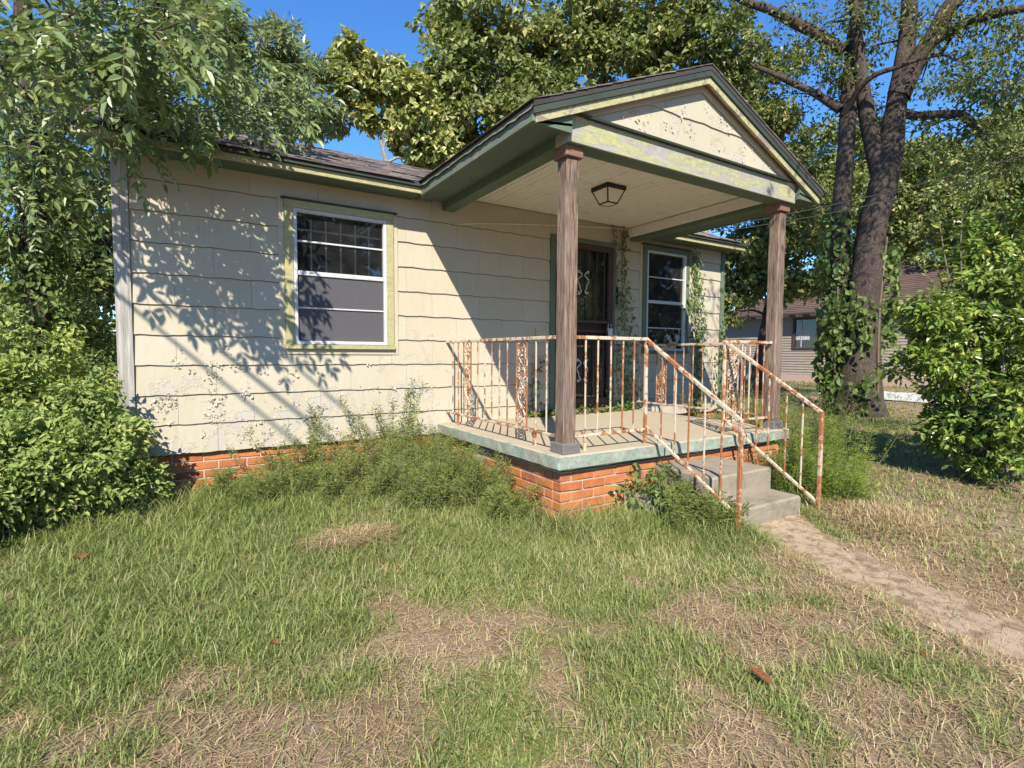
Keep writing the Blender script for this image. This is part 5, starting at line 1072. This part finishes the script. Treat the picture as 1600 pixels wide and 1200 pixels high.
# ================================================================== brown roofed house next door
NX, NY0, NY1 = 23.4, .6, 11.2; NG = float(gz(23, 4)); NE = 2.75
nb = thing('neighbor_house', 'low tan clapboard house with a brown shingle hip roof', 'house', (26.5, 6, NG))
bm = bmesh.new(); bm_box(bm, NX + .03, NX + 6.4, NY0, NY1, NG + .25, NE); nwall = obj('wall', bm_mesh('wall', bm), 'clap', nb)
bm = bmesh.new(); bm_box(bm, NX - .02, NX + 6.45, NY0 - .04, NY1 + .04, NG - .4, NG + .32); obj('foundation', bm_mesh('foundation', bm), 'pinkbase', nb)
NW = [(6.7, 7.65, 1.3, 2.5), (2.0, 3.2, 1.45, 2.45)]
z = NG + .33; bmc = None
while z < NE - .02:
    for (a_, b_, c_, d_) in cut((NY0, NY1, z, z + .115), NW):
        if d_ - c_ > .1: prism('clapboard', [(NX + .035, c_), (NX - .012, c_), (NX + .012, d_ - .002), (NX + .035, d_ - .002)], 'y', a_ + .001, b_ - .001, 'clap', nwall) if False else None
        V = [(NX + .032, a_, c_), (NX - .016, a_, c_), (NX + .010, a_, d_ + .004), (NX + .032, b_, c_), (NX - .016, b_, c_), (NX + .010, b_, d_ + .004)]
        obj('clapboard', np_mesh('clapboard', V, [(1, 0, 3, 4), (2, 1, 4, 5)], [(0, 1, 2), (5, 4, 3)]), 'clap', nwall)
    z += .115
for (a_, b_, c_, d_) in NW:
    bm = bmesh.new()
    for q in ((a_ - .09, a_, c_ - .09, d_ + .09), (b_, b_ + .09, c_ - .09, d_ + .09), (a_, b_, d_, d_ + .088), (a_, b_, c_ - .088, c_)): bm_box(bm, NX - .05, NX + .04, q[0], q[1], q[2], q[3])
    wn = obj('window', bm_mesh('window', bm), 'darktrim', nb); box('pane', NX + .014, NX + .02, a_, b_, c_, d_, 'glass', wn, 0); box('back', NX + .025, NX + .029, a_, b_, c_, d_, 'interior', wn, 0)
    box('muntin', NX - .01, NX + .012, a_, b_, (c_ + d_) / 2 - .02, (c_ + d_) / 2 + .02, 'greymetal', wn, 0); box('muntin', NX - .011, NX + .0115, (a_ + b_) / 2 + .18, (a_ + b_) / 2 + .21, c_, d_, 'greymetal', wn, 0)
    V = []; n = 26
    for i in range(n): 
        yy = a_ + .3 + (b_ - a_ - .34) * i / (n - 1); xx = NX + .006 + .006 * math.sin(i * 1.9); V += [(xx + .004, yy, c_ + .32), (xx + .004, yy, d_ - .45)]
    obj('curtain', np_mesh('curtain', V, [(2 * i, 2 * i + 2, 2 * i + 3, 2 * i + 1) for i in range(n - 1)]), 'curtain', wn)
ov = .5; x0, x1, y0, y1 = NX - ov, NX + 6.4 + ov, NY0 - ov, NY1 + ov; rx = (x0 + x1) / 2; rz = NE + 2.05; ry0, ry1 = y0 + 2.4, y1 - 3.6
bm = bmesh.new(); v = [bm.verts.new(p) for p in ((x0, y0, NE), (x1, y0, NE), (x1, y1, NE), (x0, y1, NE), (rx, ry0, rz), (rx, ry1, rz))]
for f in ((0, 1, 4), (1, 2, 5, 4), (2, 3, 5), (3, 0, 4, 5), (3, 2, 1, 0)): bm.faces.new([v[i] for i in f])
nr = obj('roof', bm_mesh('roof', bm), 'shingle_brown', nb)
# courses of the roof slope that faces the yard
for r in range(22):
    t = (r + .02) / 22; t2 = (r + 1.25) / 22
    def P_(t, s, up): a = np.array([x0, y0, NE]) * (1 - t) + np.array([rx, ry0, rz]) * t; b = np.array([x0, y1, NE]) * (1 - t) + np.array([rx, ry1, rz]) * t; return a * (1 - s) + b * s + np.array([-.3, 0, .8]) * up
    V = [P_(t, 0, .045), P_(t, 1, .045), P_(min(t2, 1), 1, .012), P_(min(t2, 1), 0, .012), P_(t, 0, .005), P_(t, 1, .005)]; obj('shingle_course', np_mesh('shingle_course', V, [(0, 1, 2, 3), (4, 5, 1, 0)]), 'shingle_brown', nr)
y = y0 + .4
while y < y1 - .3: box('rafter_tail', x0 + .03, NX + .03, y, y + .07, NE - .12, NE - .004, 'whitewood', nb, 0); y += .62
box('gutter', x0 - .05, x0 + .02, y0, y1, NE - .05, NE + .03, 'darktrim', nb)
tube('downspout', [(x0, y1 - .1, NE - .05), (NX - .05, y1 - .2, NE - .45), (NX - .06, y1 - .2, NG + .3)], .05, 'whitewood', nb, 8)
box('meter_box', NX - .14, NX - .02, 8.35, 8.55, 1.4, 1.7, 'greymetal', nb, .01)

# ================================================================== cables
def wire(label, a, b, sag, r=.008, group=None):
    a = np.array(a, float); b = np.array(b, float); t = np.linspace(0, 1, 40)[:, None]; P = a * (1 - t) + b * t - UP * sag * 4 * t * (1 - t); o = tube('overhead_cable', P, r, 'cable'); tag(o, label, 'cable', group)
wire('upper service cable running from the house end past the forked trunks', (7.95, .3, 3.05), at(1700, 212, 8.6), .12)
wire('lower service cable running from the house end past the forked trunks', (7.95, .3, 2.98), at(1700, 226, 8.6), .16)
L_ = np.array(SUNDIR)
for (p1, p2, t1, t2, r) in (((-.01, 0, 1.30), (1.10, 0, .20), 4.5, 7.0, .015), ((.477, 0, 1.09), (1.335, 0, .285), 4.6, 7.0, .019), ((1.06, 0, 1.01), (1.9, 0, .19), 4.7, 7.0, .013)):
    A = np.array(p1) - L_ * t1; B = np.array(p2) - L_ * t2; d = A - B
    wire('overhead street cable above the lawn whose thin shadow crosses the wall', B - d * .4, A + d * .8, .0, r, 'street cables above the lawn')
